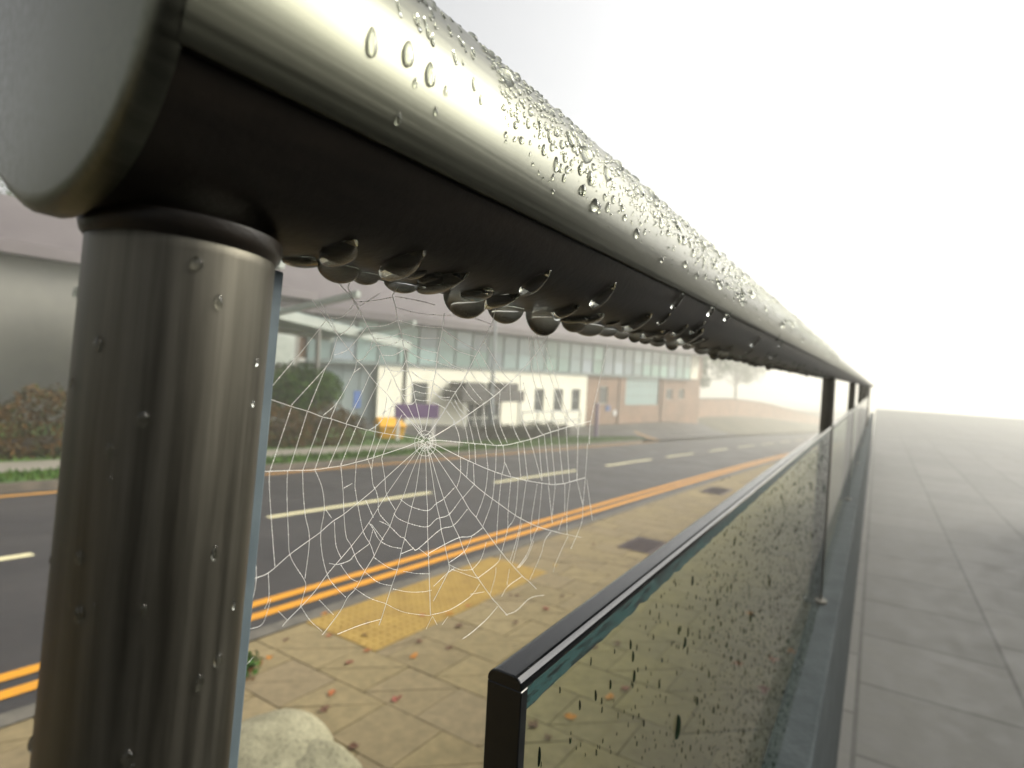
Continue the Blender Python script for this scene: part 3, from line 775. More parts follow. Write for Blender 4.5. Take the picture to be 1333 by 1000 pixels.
# ------------------------------------------------------------------ the web
WS = 1.0; WY = .1*WS                                      # the web hangs just beyond the rail's centre line
web = thing('spider_web', 'dewy orb web strung between the steel post and the handrail underside', 'spider web', (.1177*WS, WY, -.0207*WS))
def lines(txt): return [[tuple(float(q)*1e-4 for q in p.split(',')) for p in l.split()] for l in txt.split('\n')]
def curve(pl, sub=5):
    if len(pl) < 3:
        return [tuple(pl[0][k]+(pl[1][k]-pl[0][k])*i/4 for k in (0, 1)) for i in range(5)]
    out_ = []
    for i in range(len(pl)-1):
        p0, p1, p2, p3 = pl[max(0, i-1)], pl[i], pl[i+1], pl[min(len(pl)-1, i+2)]
        for s in range(sub):
            t = s/sub; out_.append(tuple(.5*((2*p1[k])+(-p0[k]+p2[k])*t+(2*p0[k]-5*p1[k]+4*p2[k]-p3[k])*t*t+(-p0[k]+3*p1[k]-3*p2[k]+p3[k])*t**3) for k in (0, 1)))
    out_.append(pl[-1]); return out_
OCT = [(1,0,0),(-1,0,0),(0,1,0),(0,-1,0),(0,0,1),(0,0,-1)]
OF = [(0,2,4),(2,1,4),(1,3,4),(3,0,4),(2,0,5),(1,2,5),(3,1,5),(0,3,5)]
def ribbons(b, pts, r):
    """a strand as two crossed translucent fibres"""
    P3 = [Vector(p) for p in pts]; A_, B_ = [], []
    for i, p in enumerate(P3):
        d_ = (P3[min(i+1, len(P3)-1)]-P3[max(i-1, 0)]).normalized(); u = Vector((0, 1, 0)); w_ = d_.cross(u).normalized()
        u, w_ = (u+w_)*.7071, (w_-u)*.7071
        A_.append((p-u*r, p+u*r)); B_.append((p-w_*r, p+w_*r))
    for L_ in (A_, B_):
        for q0, q1 in zip(L_, L_[1:]): b.face([q0[0], q1[0], q1[1], q0[1]])
def silk(txt, name, r, bead, smooth_it, step):
    b = MB()
    for pl in lines(txt):
        pl = [(x*WS, z*WS) for x, z in pl]
        c = curve(pl) if smooth_it else pl
        ph = rnd.uniform(0, 6)
        pts = [(x-.1177*WS, .0004*math.sin(x*60+ph), z+.0207*WS) for x, z in c]
        k = (pts[0][0]+.1177*WS)/.15; k = (.5+.5*min(1.6, k))*max(.55, min(1.15, 1+8.5*sum(p[2] for p in pts)/len(pts)))
        for e in (0, -1):                                    # anchors run on to the post and to the rail
            x, z = c[e]; q = None
            if name == 'hub' or (name == 'spiral_threads' and x > .0694): continue
            if x < .0694: q = (.0605-.1177*WS, .104-WY, z+.0207*WS-.001)
            elif z > .0145: q = (x+.0004-.1177*WS, -.001, .0185+.0207*WS)
            elif z > .0125 and x > .13: q = (x+.0004-.1177*WS, -.001, .0185+.0207*WS)
            if q: pts = [q]+pts if e == 0 else pts+[q]
        ribbons(b, pts, r*k)
        if bead:
            for p, q in zip(pts, pts[1:]):
                d_ = math.dist(p, q); n_ = int(d_/step+rnd.random())
                for i in range(n_):
                    t = rnd.random(); s = r*k*rnd.uniform(1.3, bead)
                    ce = [p[j]+(q[j]-p[j])*t for j in range(3)]
                    b.mesh([tuple(ce[j]+o_[j]*s for j in range(3)) for o_ in OCT], [(0,2,1,3), (0,4,1,5), (2,4,3,5)])
    return b.build(name, M_silk, web)
silk(WEB_RADII, 'radial_threads', .000105, 2.2, True, .002)
silk(WEB_SPIRAL, 'spiral_threads', .000082, 3.4, True, .0010)
silk(WEB_HUB, 'hub', .00007, 1.8, True, .0015)

# ------------------------------------------------------------------ boulder, weeds, fallen leaves
from mathutils import noise as mnoise
def boulder(loc, sc, seed, label, rot=0, sink=.35, bump=1):
    bm = bmesh.new(); bmesh.ops.create_icosphere(bm, subdivisions=5, radius=1)
    for v_ in bm.verts:
        d_ = v_.co.normalized(); p = d_*1.3+Vector((seed, seed*2, 0))
        h = 1+.16*mnoise.noise(p)+.07*bump*mnoise.noise(p*2.7)+.025*bump*mnoise.noise(p*7)+.010*bump*mnoise.noise(p*19)
        v_.co = Vector((d_.x*sc[0], d_.y*sc[1], d_.z*sc[2]))*h
    me = bpy.data.meshes.new('boulder'); bm.to_mesh(me); bm.free(); me.materials.append(M_stone); me.polygons.foreach_set('use_smooth', [True]*len(me.polygons))
    o = bpy.data.objects.new('boulder', me); COL.objects.link(o); o.location = (loc[0], loc[1], plane(loc[0])+sc[2]*(1-sink)); o.rotation_euler = (0, 0, rot)
    return tag(o, label, 'boulder', 'pale boulders on the pavement')
boulder((1.50, 2.10), (.34, .28, .145), 5.2, 'large smooth pale boulder at the foot of the post', .5, .35, .25)
boulder((1.58, 1.86), (.22, .20, .125), 8.4, 'rough speckled boulder lying in front of the smooth one', 1.1)

def leafcard(b, p, s, nrm, col, fold=.25):
    t = nrm.orthogonal().normalized(); t = Quaternion(nrm, rnd.uniform(0, 6.3)) @ t; u = nrm.cross(t)
    a = p-t*s; c = p+t*s; l = p+u*s*.45+nrm*s*fold; r_ = p-u*s*.45+nrm*s*fold
    b.face([a, l, c], col=col); b.face([a, c, r_], col=col)
def rdir():
    while True:
        v_ = Vector((rnd.uniform(-1,1), rnd.uniform(-1,1), rnd.uniform(-1,1)))
        if .1 < v_.length < 1: return v_.normalized()
def weed(x, y, r, label):
    b = MB(); z = plane(x)
    for i in range(260):
        d_ = rdir(); d_.z = abs(d_.z); p = Vector((x, y, z))+Vector((d_.x*r, d_.y*r, d_.z*r*.9))*rnd.uniform(.1, .9)
        g_ = rnd.uniform(.6, 1.5); col = (.04*g_, .10*g_, .018*g_) if rnd.random() < .9 else (.14, .06, .02)
        leafcard(b, p, rnd.uniform(.018, .032), (d_+rdir()*.7).normalized(), col)
    for i in range(14): a = rnd.uniform(0, 6.3); b.face([(x-.002, y, z-.01), (x+.002, y, z-.01), (x+math.cos(a)*r*.4, y+math.sin(a)*r*.4, z+r*.5)], col=(.05, .08, .02))
    tag(b.build('weed', M_leaf), label, 'weed', 'weeds by the post')
weed(2.03, 3.06, .15, 'leafy green weed growing at the pavement edge beside the post')
weed(2.09, 3.30, .11, 'smaller weed sprig just behind the larger weed')

def fallen_leaf(x, y, s, col):
    b = MB(); n_ = 9; a0 = rnd.uniform(0, 6.3); rim = []
    for k in range(n_):
        a = a0+2*math.pi*k/n_; rr = s*(1 if k % 2 == 0 else .55)*rnd.uniform(.8, 1.1); rim.append((x+rr*math.cos(a)*1.15, y+rr*math.sin(a)*.85, plane(x)+.006+rnd.uniform(0, .012)))
    ce = (x, y, plane(x)+.005)
    for k in range(n_): b.face([ce, rim[k], rim[(k+1) % n_]], col=col)
    b.face([(x, y-.001, plane(x)+.006), (x, y+.001, plane(x)+.006), (x+s*1.3*math.cos(a0+.35), y+s*1.3*math.sin(a0+.35), plane(x)+.009)], col=tuple(q*.6 for q in col))
    return b.build('fallen_leaf', M_fallen)
LC = [((.36,.11,.035), 'orange brown'), ((.24,.06,.04), 'dull red'), ((.12,.055,.03), 'dark brown'), ((.5,.2,.03), 'bright orange'), ((.55,.36,.05), 'yellow')]
spots = LEAVES
for x, y, s, ci in spots:
    tag(fallen_leaf(x, y, s, LC[ci][0]), 'fallen %s leaf lying flat on the wet paving slabs' % LC[ci][1], 'leaf', '%s fallen leaves' % LC[ci][1])
for i in range(10):
    x = rnd.uniform(1.9, 9)*rnd.uniform(.5, 1); y = rnd.uniform(.25, 3.3); ci = rnd.choice((0, 1, 2, 2, 1))
    if x < 1.3: continue
    tag(fallen_leaf(x, y, rnd.uniform(.018, .04), LC[ci][0]), 'fallen %s leaf lying flat on the wet paving slabs' % LC[ci][1], 'leaf', '%s fallen leaves' % LC[ci][1])

# ------------------------------------------------------------------ hedges, shrubs, trees
def foliage(name, parent, pts_fn, n_, size, cols):
    b = MB()
    for i in range(n_):
        p, nrm = pts_fn(); c = rnd.choice(cols); g_ = rnd.uniform(.65, 1.35)
        leafcard(b, p, size*rnd.uniform(.6, 1.4), (nrm+rdir()*.8).normalized(), tuple(u*g_ for u in c))
    return b.build(name, M_leaf, parent)
def hedge(name, x0, x1, yc, dep, h0, h1, n_, size, cols, label, cat='hedge', core=None):
    t = thing(name, label, cat, ((x0+x1)/2, yc, gz((x0+x1)/2, yc)), 'hedges beyond the road')
    ox, oy, oz = t.location
    def fn():
        u = rnd.random(); x = x0+(x1-x0)*u; h = (h0+(h1-h0)*u)*(1+.13*math.sin(x*3.1)+.08*math.sin(x*7.7+1))
        s = rnd.random(); lump = .10*math.sin(x*5.3)
        if s < .6: y = yc-dep/2+rnd.uniform(-.08, .14)+lump; z = rnd.random()**.9*h; nn = Vector((0, -1, .3))
        elif s < .93: y = yc+rnd.uniform(-dep/2, dep/2); z = h+rnd.gauss(-.02, .07); nn = Vector((0, -.3, 1))
        else: y = yc+dep/2+rnd.uniform(-.1, .1); z = rnd.random()*h; nn = Vector((0, 1, .3))
        return Vector((x-ox, y-oy, gz(x, yc)+z-oz)), nn
    foliage('leaves', t, fn, n_, size, cols)
    b = MB(); n2 = int((x1-x0)/.35)
    for i in range(n2):
        x = x0+(x1-x0)*(i+.5)/n2; h = (h0+(h1-h0)*(i+.5)/n2)*.86
        b.tube([(x-ox, yc-oy, gz(x, yc)-oz-.05), (x-ox+rnd.uniform(-.1,.1), yc-oy, gz(x, yc)-oz+h*.5), (x-ox+rnd.uniform(-.2,.2), yc-oy+rnd.uniform(-.2,.2), gz(x, yc)-oz+h)], [.03, .02, .008], 5)
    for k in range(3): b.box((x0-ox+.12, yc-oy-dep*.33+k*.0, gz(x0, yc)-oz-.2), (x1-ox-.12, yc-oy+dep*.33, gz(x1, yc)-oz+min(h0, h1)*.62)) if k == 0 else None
    b.build('stems', M_bark, t)
    return t
BR = [(.085,.048,.014), (.065,.038,.012), (.045,.034,.01), (.04,.046,.01), (.1,.055,.016)]
hedge('beech_hedge', -6, 11.4, 12.55, 1.1, 1.25, .80, 15000, .055, BR, 'brown beech hedge along the footpath across the road')
hedge('box_hedge', 16.9, 23.2, 12.0, 1.0, .38, .46, 5200, .05, [(.028,.032,.02), (.04,.042,.026), (.05,.045,.03)], 'low dark clipped hedge in front of the white wall')
def shrub(x, y, rx, ry, h, n_, size, cols, label):
    t = thing('shrub', label, 'shrub', (x, y, gz(x, y)))
    lob = [(Vector((rnd.uniform(-.55, .55)*rx, rnd.uniform(-.5, .5)*ry, h*rnd.uniform(.45, .72))), rnd.uniform(.38, .55)) for _ in range(9)]
    def fn():
        c, k = rnd.choice(lob); d_ = rdir(); p = c+Vector((d_.x*rx*k, d_.y*ry*k, d_.z*h*.5*k*1.2))*rnd.uniform(.75, 1.05); p.z = max(.02, p.z); return p, d_
    foliage('leaves', t, fn, n_, size, cols)
    b = MB()
    for i in range(9): a = i*.7; b.tube([(0, 0, -.05), (math.cos(a)*rx*.25, math.sin(a)*ry*.25, h*.35), (math.cos(a)*rx*.5, math.sin(a)*ry*.5, h*.7)], [.04, .025, .01], 5)
    b.build('stems', M_bark, t); return t
GR = [(.026,.075,.006), (.042,.105,.008), (.02,.05,.006), (.06,.12,.01)]
shrub(10.7, 14.0, 1.5, 1.3, 2.15, 7000, .06, GR, 'rounded green shrub standing above the brown hedge')
shrub(7.6, 14.2, 1.3, 1.1, 1.5, 3500, .06, GR, 'lower green shrub behind the hedge close to the post')
def tree(x, y, h, cr, n_, label, cols=GR, size=.16):
    z0 = gz(x, y)-.2; t = thing('foggy_tree', label, 'tree', (x, y, z0), 'trees down the road in the fog')
    b = MB(); b.tube([(0, 0, 0), (.1, .05, h*.25), (-.05, .1, h*.5), (.1, 0, h*.85)], [.2, .16, .11, .03], 8); tips = []
    for i in range(15):
        a = i*2.4; z = h*rnd.uniform(.3, .75); e = Vector((math.cos(a)*cr*rnd.uniform(.5, .95), math.sin(a)*cr*rnd.uniform(.5, .95), z+h*rnd.uniform(.08, .25)))
        b.tube([(0, .05, z), tuple(Vector((0, .05, z)).lerp(e, .5)+Vector((0, 0, .2))), tuple(e)], [.07, .045, .015], 5); tips.append(e)
    b.build('trunk', M_bark, t); tips += [Vector((rnd.uniform(-.4, .4)*cr, rnd.uniform(-.4, .4)*cr, h*rnd.uniform(.5, .95))) for _ in range(10)]
    sz = [cr*rnd.uniform(.2, .42) for _ in tips]
    def fn():
        i = rnd.randrange(len(tips)); d_ = rdir(); return tips[i]+d_*sz[i]*rnd.random()**.4, d_
    foliage('crown', t, fn, n_, size, cols); return t
tree(55.5, 14.9, 7.6, 3.3, 5200, 'nearest tree fading in the fog past the end of the brick building')
tree(63, 20.5, 9.5, 4.2, 4500, 'taller pale tree standing behind the nearest foggy tree')
tree(84, 16.5, 9, 4, 3500, 'faint tree beyond the low brick wall down the road')
tree(7, 33, 10, 4.5, 4500, 'tree behind the grey building at the far left')

# low brick wall down the road
t = thing('roadside_wall', 'low brick garden wall running down the road into the fog', 'wall', (50, 13.2, gz(50, 13.2)))
b = MB(); c_ = MB(); WP = [(49.5, 12.8), (58, 11.8), (68, 10.8), (80, 9.5), (96, 8.0), (116, 6.2)]
for (ax, ay), (bx, by) in zip(WP, WP[1:]):
    za, zb = gz(ax, ay)-.3, gz(bx, by)-.3; h = 1.75
    for (q, z0_, z1_, wd) in ((b, 0, h, .12), (c_, h+.002, h+.09, .17)):
        v0 = [(ax-50, ay-13.2-wd, za+z0_-t.location.z), (bx-50, by-13.2-wd, zb+z0_-t.location.z), (bx-50, by-13.2+wd, zb+z0_-t.location.z), (ax-50, ay-13.2+wd, za+z0_-t.location.z)]
        v1 = [(x_, y_, z_+(z1_-z0_)) for x_, y_, z_ in v0]
        q.mesh(v0+v1, [(0,3,2,1), (4,5,6,7), (0,1,5,4), (1,2,6,5), (2,3,7,6), (3,0,4,7)])
b.build('wall', M_brick, t); c_.build('coping', M_kerb, t)

# ------------------------------------------------------------------ far office building
BE = R(14.5)
def bframe(s=0, d_=0, z=0):
    e = Vector((math.cos(BE), -math.sin(BE), 0)); nn = Vector((math.sin(BE), math.cos(BE), 0))
    return Vector((33.5, 14.4, 0))+e*s+nn*d_+Vector((0, 0, z))
bld = thing('office_building', 'long two storey office with white ground floor and red brick end', 'building', bframe(0, 0, -3.6)); bld.rotation_euler = (0, 0, -BE)
ZB = 3.6                                                     # building-local z = world z + 3.6
def holes(b, s0, s1, z0, z1, d0, hs, rev=.16):
    """wall face at depth d0 with openings; each opening gets its reveals"""
    S_ = sorted({s0, s1, *[h[0] for h in hs], *[h[1] for h in hs]}); Z_ = sorted({z0, z1, *[h[2] for h in hs], *[h[3] for h in hs]})
    for a, c in zip(S_, S_[1:]):
        for p, q in zip(Z_, Z_[1:]):
            m_ = ((a+c)/2, (p+q)/2)
            if any(h[0] < m_[0] < h[1] and h[2] < m_[1] < h[3] for h in hs): continue
            b.face([(a, d0, p+ZB), (c, d0, p+ZB), (c, d0, q+ZB), (a, d0, q+ZB)])
    for a, c, p, q in hs:
        for f in ([(a, p), (c, p)], [(c, p), (c, q)], [(c, q), (a, q)], [(a, q), (a, p)]):
            (u, w_), (u2, w2) = f; b.face([(u, d0, w_+ZB), (u, d0+rev, w_+ZB), (u2, d0+rev, w2+ZB), (u2, d0, w2+ZB)])
def window(a, c, p, q, d0, fm=M_frame, gm=M_darkglass, bars=1, tr=1, name='window', fw=.05):
    b = MB(); y0, y1 = d0+.06, d0+.12
    b.box((a, y0, p+ZB), (a+fw, y1, q+ZB)); b.box((c-fw, y0, p+ZB), (c, y1, q+ZB)); b.box((a+fw, y0, p+ZB), (c-fw, y1, p+fw+ZB)); b.box((a+fw, y0, q-fw+ZB), (c-fw, y1, q+ZB))
    for i in range(1, bars): x = a+(c-a)*i/bars; b.box((x-fw*.4, y0+.005, p+fw+ZB), (x+fw*.4, y1-.005, q-fw+ZB))
    for i in range(1, tr): z = p+(q-p)*i/tr; b.box((a+fw, y0+.01, z-fw*.4+ZB), (c-fw, y1-.01, z+fw*.4+ZB))
    f = b.build(name, fm, bld); b = MB(); b.box((a+fw*.5, d0+.085, p+fw*.5+ZB), (c-fw*.5, d0+.095, q-fw*.5+ZB), col=(.3,.42,.41)); b.build('pane', gm, f)
ws = [(-14.05,-13.15,-1.95,-.82), (-6.05,-5.3,-2.25,-1.0), (-4.5,-3.72,-2.25,-.98), (-2.95,-2.2,-2.25,-.96)]
door = (-10.75, -8.5, -3.35, -1.72)
b = MB(); holes(b, -15.8, -1.6, -3.6, -.12, 0, ws+[door]); b.face([(-1.6, 0, 0), (-1.6, .1, 0), (-1.6, .1, ZB-.12), (-1.6, 0, ZB-.12)]); b.build('white_wall', M_render, bld)
for w_ in ws: window(*w_, 0, M_frame, M_darkglass, 1, 2)
window(*door, 0, M_whiteframe, M_darkglass, 4, 2, 'entrance_door', .09)
bs = [(-.25,.6,-1.85,-.75), (2.5,6.4,-1.95,-.06), (7.35,8.15,-1.55,-.8), (9.05,9.75,-1.5,-.78)]
b = MB(); holes(b, -1.6, 12.0, -3.6, 0.0, .1, bs); b.face([(12, .1, 0), (12, 7, 0), (12, 7, ZB), (12, .1, ZB)]); b.face([(-1.6,.1,ZB),(12,.1,ZB),(12,7,ZB),(-1.6,7,ZB)]); b.build('brick_wall', M_brick, bld)
for i, w_ in enumerate(bs): window(*w_, .1, M_mull if i == 1 else M_frame, M_curtain if i == 1 else M_darkglass, 8 if i == 1 else 2, 3 if i == 1 else 1)
for s_, z_ in ((1.95, -1.9), (6.75, -1.9)): pass
b = MB(); b.box((1.72, .02, 0), (1.92, .098, ZB-.01)); b.box((6.72, .02, 0), (6.9, .098, ZB-.01)); b.build('pilaster', M_brick, bld)
# ribbon glazing of the upper floor
b = MB(); x = -19.0
while x < 10.2:
    for z0_, z1_ in ((.04, .82), (.86, 1.72)):
        k = rnd.uniform(.7, 1.2); g_ = rnd.uniform(.9, 1.2)
        b.box((x+.02, .02, z0_+ZB), (x+1.03, .06, z1_+ZB), col=(.27*k, .36*k*g_, .365*k))
    x += 1.05
b.build('ribbon_glazing', M_curtain, bld)
b = MB(); x = -19.0
while x < 10.4: b.box((x-.03, -.04, ZB+.02), (x+.03, .018, ZB+1.74)); x += 1.05
b.box((-19.03, -.03, ZB+.815), (10.23, .016, ZB+.865)); b.build('mullions', M_mull, bld)
b = MB(); b.box((-19.05, -.09, ZB-.11), (10.3, .09, ZB+.018)); b.build('sill_band', M_mull, bld)
b = MB(); b.box((10.3, -.02, ZB+.003), (11.4, .3, ZB+1.74)); b.build('end_panel', M_render, bld)
b = MB(); b.box((11.4, .0, ZB+.003), (12, 7, ZB+1.74)); b.box((-32, .1, ZB+.03), (10.3, 7, ZB+1.7)); b.build('upper_wall', M_brick, bld)
b = MB(); v0 = [(-36, -1.1, ZB+1.75), (12.5, -1.1, ZB+1.75), (12.5, 7.5, ZB+1.75), (-36, 7.5, ZB+1.75)]; v1 = [(-36, -1.1, ZB+2.05), (12.5, -1.1, ZB+2.05), (9, 3.4, ZB+4.9), (-33, 3.4, ZB+4.9), (12.5, 7.5, ZB+2.05), (-36, 7.5, ZB+2.05)]
b.mesh(v0+v1, [(0,3,2,1), (0,1,5,4), (4,5,6,7), (1,2,8,5), (2,3,9,8), (3,0,4,9), (5,8,6), (8,9,7,6), (9,4,7)]); b.build('roof', M_soffit, bld)
b = MB(); holes(b, -32, -15.8, -3.6, -.12, .3, []); b.face([(-15.8, .3, 0), (-15.8, 0, 0), (-15.8, 0, ZB-.12), (-15.8, .3, ZB-.12)][::-1]); 
for i in range(10): b.box((-23.9+i*.82, .27, 0), (-23.86+i*.82, .299, ZB-.12))
b.build('clad_wall', M_bluewall, bld)
b = MB(); b.box((-12.3, -1.5, ZB-1.6), (-8.3, -.002, ZB-1.05)); b.box((-11.9, -1.2, ZB-1.048), (-10.7, -.004, ZB-.72)); b.box((-9.5, -1.2, ZB-1.048), (-8.45, -.004, ZB-.7)); b.build('entrance_canopy', M_canopy, bld, bevel=.03)
for s_ in (-12.0, -8.5):
    b = MB(); b.tube([(s_, -1.35, 0), (s_, -1.35, ZB-1.602)], .06, 10); b.build('canopy_post', M_whiteframe, bld)
b = MB(); b.box((.45, .04, ZB-2.3), (.85, .097, ZB-1.95)); b.build('blue_wall_sign', M_blue, bld)
b = MB(); b.tube([(1.4, .098, ZB-2.42), (1.4, .04, ZB-2.42)], .2, 20); b.build('round_wall_sign', M_signwhite, bld)

# grey link building and glazed walkway at the left
t = thing('grey_building', 'plain grey rendered building behind the walkway at the left', 'building', (9, 18.5, -3))
b = MB(); b.box((-9, 0, 0), (5.2, 7, 5.2)); b.build('wall', M_greywall, t)
b = MB(); b.box((-9.4, -.5, 5.202), (5.6, 7.4, 5.5)); b.build('roof', M_soffit, t)
f = MB(); f.box((4.0, -.06, 2.75), (4.95, -.002, 3.85)); f = f.build('window', M_frame, t); b = MB(); b.box((4.08, -.075, 2.83), (4.87, -.062, 3.77)); b.build('pane', M_walkbeam, f)
f = MB(); f.box((.6, -.06, 2.3), (2.6, -.002, 3.7)); f = f.build('window', M_frame, t); b = MB(); b.box((.68, -.075, 2.38), (2.52, -.062, 3.62)); b.build('pane', M_darkglass, f)
t = thing('covered_walkway', 'glazed walkway roof on white beams above the shrub', 'walkway', (11, 13.5, gz(11, 13.5)))
oz = t.location.z
def beam(b, p, q, wd, ht):
    p, q = Vector(p)-t.location, Vector(q)-t.location; d_ = (q-p).normalized(); s_ = d_.cross(Vector((0,0,1))).normalized()*wd; u = Vector((0,0,ht))
    b.mesh([p-s_-u, p+s_-u, p+s_+u, p-s_+u, q-s_-u, q+s_-u, q+s_+u, q-s_+u], [(0,1,2,3), (7,6,5,4), (0,4,5,1), (1,5,6,2), (2,6,7,3), (3,7,4,0)])
b = MB(); beam(b, (6.5, 13.5, 1.48), (14.6, 13.3, .60), .06, .13); b.build('edge_beam', M_walkbeam, t)
for (p, q) in (((9.1, 9.9, 1.5), (9.6, 13.4, 1.17)), ((12.2, 11, 1.15), (12.4, 13.3, .87)), ((6.9, 9.6, 1.75), (7.2, 13.4, 1.43))):
    b = MB(); beam(b, p, q, .06, .07); b.build('rafter', M_walkbeam, t)
b = MB(); beam(b, (6.5, 17.4, 1.35), (14.4, 16.9, .75), .05, .09); b.build('edge_beam', M_walkbeam, t)
for x, y in ((10.9, 13.4), (14.4, 13.3), (7.0, 13.5)):
    b = MB(); zt = 1.48-(x-6.5)*.1086-.14; b.tube([(x-11, y-13.5, gz(x, y)-oz-.05), (x-11, y-13.5, zt-oz)], .07, 10); b.build('post', M_greywall, t)
b = MB(); q = [(6.5, 13.55, 1.63), (14.6, 13.35, .75), (14.4, 17, .86), (6.5, 17.4, 1.46)]; q = [Vector(p)-t.location for p in q]; b.mesh(q+[p+Vector((0,0,.03)) for p in q], [(0,3,2,1), (4,5,6,7), (0,1,5,4), (1,2,6,5), (2,3,7,6), (3,0,4,7)]); b.build('roof_sheet', M_mull, t)

# ------------------------------------------------------------------ street furniture across the road
t = thing('purple_sign', 'purple sign board on two pale posts by the verge', 'sign', (13.6, 12.0, gz(13.6, 12.0))); oz = t.location.z
a_ = math.atan2(-.62, 1.25); t.rotation_euler = (0, 0, a_)
b = MB(); b.box((-.72, -.06, -1.66-oz), (.72, -.02, -1.22-oz)); b.build('board', M_purple, t, bevel=.008)
for s in (-1, 1): b = MB(); b.box((s*.58-.045, -.018, -.15), (s*.58+.045, .05, -1.2-oz)); b.build('post', M_signwhite, t, bevel=.006)
t = thing('grit_bin', 'bright yellow plastic grit bin with a sloping lid on the grass', 'grit bin', (13.75, 13.25, gz(13.75, 13.25))); t.rotation_euler = (0, 0, -.5)
b = MB(); v0 = [(-.36,-.28,0), (.36,-.28,0), (.36,.28,0), (-.36,.28,0)]; v1 = [(-.43,-.34,.4), (.43,-.34,.4), (.43,.34,.47), (-.43,.34,.47)]; b.mesh(v0+v1, [(0,3,2,1), (4,5,6,7), (0,1,5,4), (1,2,6,5), (2,3,7,6), (3,0,4,7)]); b.build('body', M_bin, t, bevel=.03)
b = MB(); v0 = [(-.47,-.39,.402), (.47,-.39,.402), (.47,.37,.475), (-.47,.37,.475)]; v1 = [(-.40,-.30,.50), (.40,-.30,.50), (.36,.3,.66), (-.36,.3,.66)]; b.mesh(v0+v1, [(0,3,2,1), (4,5,6,7), (0,1,5,4), (1,2,6,5), (2,3,7,6), (3,0,4,7)]); b.build('lid', M_bin, t, bevel=.03)
t = thing('lamp_post', 'tall grey street lamp column in front of the white wall', 'street lamp', (19.3, 13.1, gz(19.3, 13.1)))
b = MB(); b.tube([(0,0,-.1), (0,0,1.3), (0,0,1.34), (0,0,6.6)], [.11, .11, .075, .05], 14); b.build('column', M_lampgrey, t, smooth=True)
b = MB(); b.tube([(0,0,6.55), (0,-.25,6.85), (0,-1.0,7.0)], .035, 8); b.build('arm', M_lampgrey, t, smooth=True)
b = MB(); b.box((-.13,-1.6,6.93), (.13,-.95,7.06)); b.build('lantern', M_signwhite, t, bevel=.04)
t = thing('totem_sign', 'narrow purple and white totem sign on the grass island', 'sign', (25.0, 11.0, gz(25, 11))); t.rotation_euler = (0, 0, .3)
b = MB(); b.box((-.17,-.07,-.1), (.09,.07,1.62)); b.build('purple_face', M_purple, t, bevel=.01)
b = MB(); b.box((.092,-.065,-.1), (.2,.065,1.62)); b.build('white_edge', M_signwhite, t, bevel=.01)
t = thing('small_blue_sign', 'small blue notice on a post behind the brown hedge', 'sign', (14.1, 15.2, gz(14.1, 15.2))); oz = t.location.z
b = MB(); b.box((-.16, -.03, -1.62-oz), (.16, -.005, -1.02-oz)); b.build('board', M_blue, t, bevel=.005)
b = MB(); b.tube([(0, .02, -.1), (0, .02, -1.0-oz)], .022, 8); b.build('post', M_galv, t)
t = thing('metal_railing', 'grey metal guard railing standing before the white wall', 'railing', (25.5, 13.6, gz(25.5, 13.6))); t.rotation_euler = (0, 0, -.22)
b = MB()
for h in (1.02, .55): b.tube([(-2.2, 0, h), (2.2, 0, h)], .035, 8)
b.build('rail', M_galv, t)
for i in range(5): b = MB(); b.tube([(-2.2+1.1*i, 0, -.1), (-2.2+1.1*i, 0, 1.02)], .032, 8); b.build('post', M_galv, t)

# ------------------------------------------------------------------ fog, sky, sun, camera
M_fog, n, out = shader('fog'); pv = n.add('ShaderNodeVolumePrincipled'); pv.inputs['Color'].default_value = (1.0,.985,.90,1); pv.inputs['Density'].default_value = FOG; pv.inputs['Anisotropy'].default_value = .6
n.link(pv.outputs[0], out.inputs['Volume'])
b = MB(); b.box((-70, -150, -9.4), (340, 240, 9.5)); tag(b.build('haze', M_fog), kind='stuff', label='pale morning fog filling the street', cat='fog')

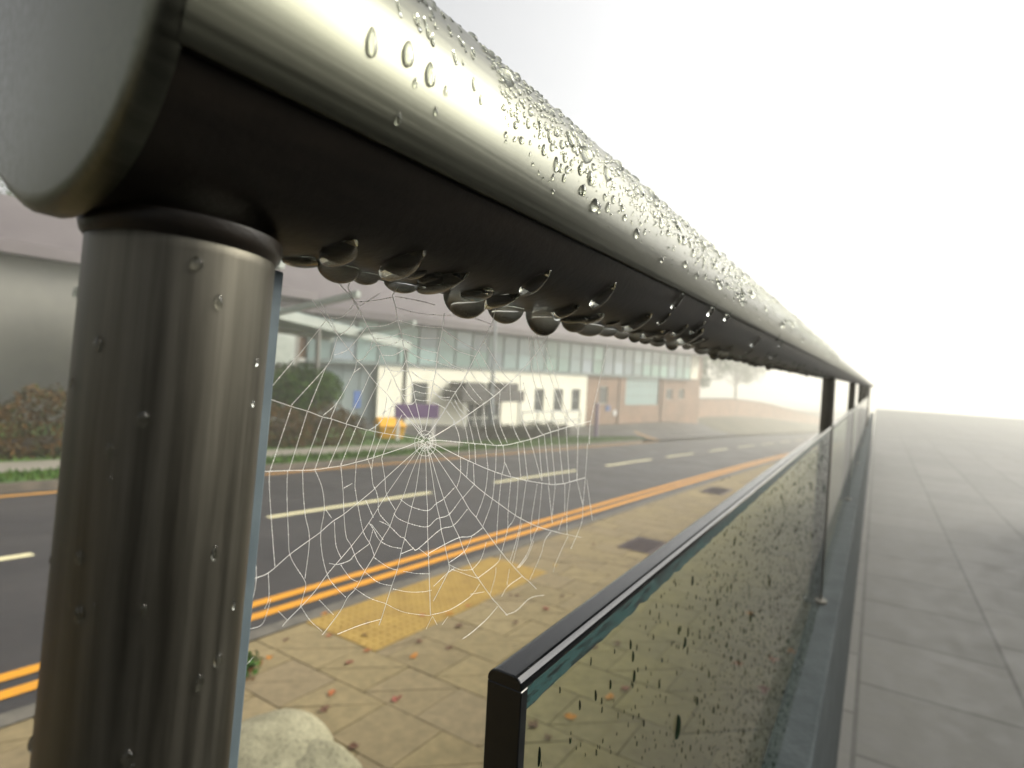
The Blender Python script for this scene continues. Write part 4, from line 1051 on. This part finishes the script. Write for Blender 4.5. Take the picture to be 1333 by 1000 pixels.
SUN_EL, SUN_AZ = R(34), R(-42)         # azimuth measured from +X towards +Y
w = bpy.data.worlds.new('World'); SC.world = w; w.use_nodes = True; nt = w.node_tree; nt.nodes.clear()
sky = nt.nodes.new('ShaderNodeTexSky'); sky.sky_type = 'NISHITA'; sky.sun_disc = False; sky.sun_elevation = SUN_EL; sky.sun_rotation = math.pi/2 - SUN_AZ
sky.air_density = 1.0; sky.dust_density = 6.0; sky.ozone_density = 1.0
hs = nt.nodes.new('ShaderNodeHueSaturation'); hs.inputs['Saturation'].default_value = .12
bg = nt.nodes.new('ShaderNodeBackground'); bg.inputs['Strength'].default_value = .15; wo = nt.nodes.new('ShaderNodeOutputWorld')
nt.links.new(sky.outputs[0], hs.inputs['Color']); nt.links.new(hs.outputs[0], bg.inputs[0]); nt.links.new(bg.outputs[0], wo.inputs[0])
ld = bpy.data.lights.new('sun', 'SUN'); ld.energy = SUN_E; ld.angle = R(25); ld.color = (1, .92, .70)
lo = bpy.data.objects.new('sun', ld); COL.objects.link(lo)
sd = Vector((math.cos(SUN_EL)*math.cos(SUN_AZ), math.cos(SUN_EL)*math.sin(SUN_AZ), math.sin(SUN_EL))); lo.rotation_euler = sd.to_track_quat('Z', 'Y').to_euler(); lo.location = (0, 0, 30)

cd = bpy.data.cameras.new('camera'); cd.sensor_width = 36; cd.sensor_fit = 'HORIZONTAL'; cd.lens = 36*755/1333; cd.clip_start = .004; cd.clip_end = 1500
cd.dof.use_dof = True; cd.dof.focus_distance = .148; cd.dof.aperture_fstop = cd.lens/APER; cd.dof.aperture_blades = 0
co = bpy.data.objects.new('camera', cd); COL.objects.link(co)
FW, RT, UP = Vector((.84564276,.53315943,-.02508655)), Vector((.53370699,-.84404948,.05231949)), Vector((-.00672034,.05763246,.99831525))
co.matrix_world = Matrix(((RT.x, UP.x, -FW.x, 0), (RT.y, UP.y, -FW.y, 0), (RT.z, UP.z, -FW.z, 0), (0, 0, 0, 1)))
SC.camera = co
vs_ = SC.view_settings; SC.display_settings.display_device = 'sRGB'; vs_.view_transform = 'Standard'; vs_.look = 'None'; vs_.exposure = EXPO; vs_.gamma = 1
cy_ = SC.cycles; cy_.max_bounces = 14; cy_.transparent_max_bounces = 24; cy_.transmission_bounces = 10; cy_.volume_bounces = VB; cy_.diffuse_bounces = 6; cy_.glossy_bounces = 5
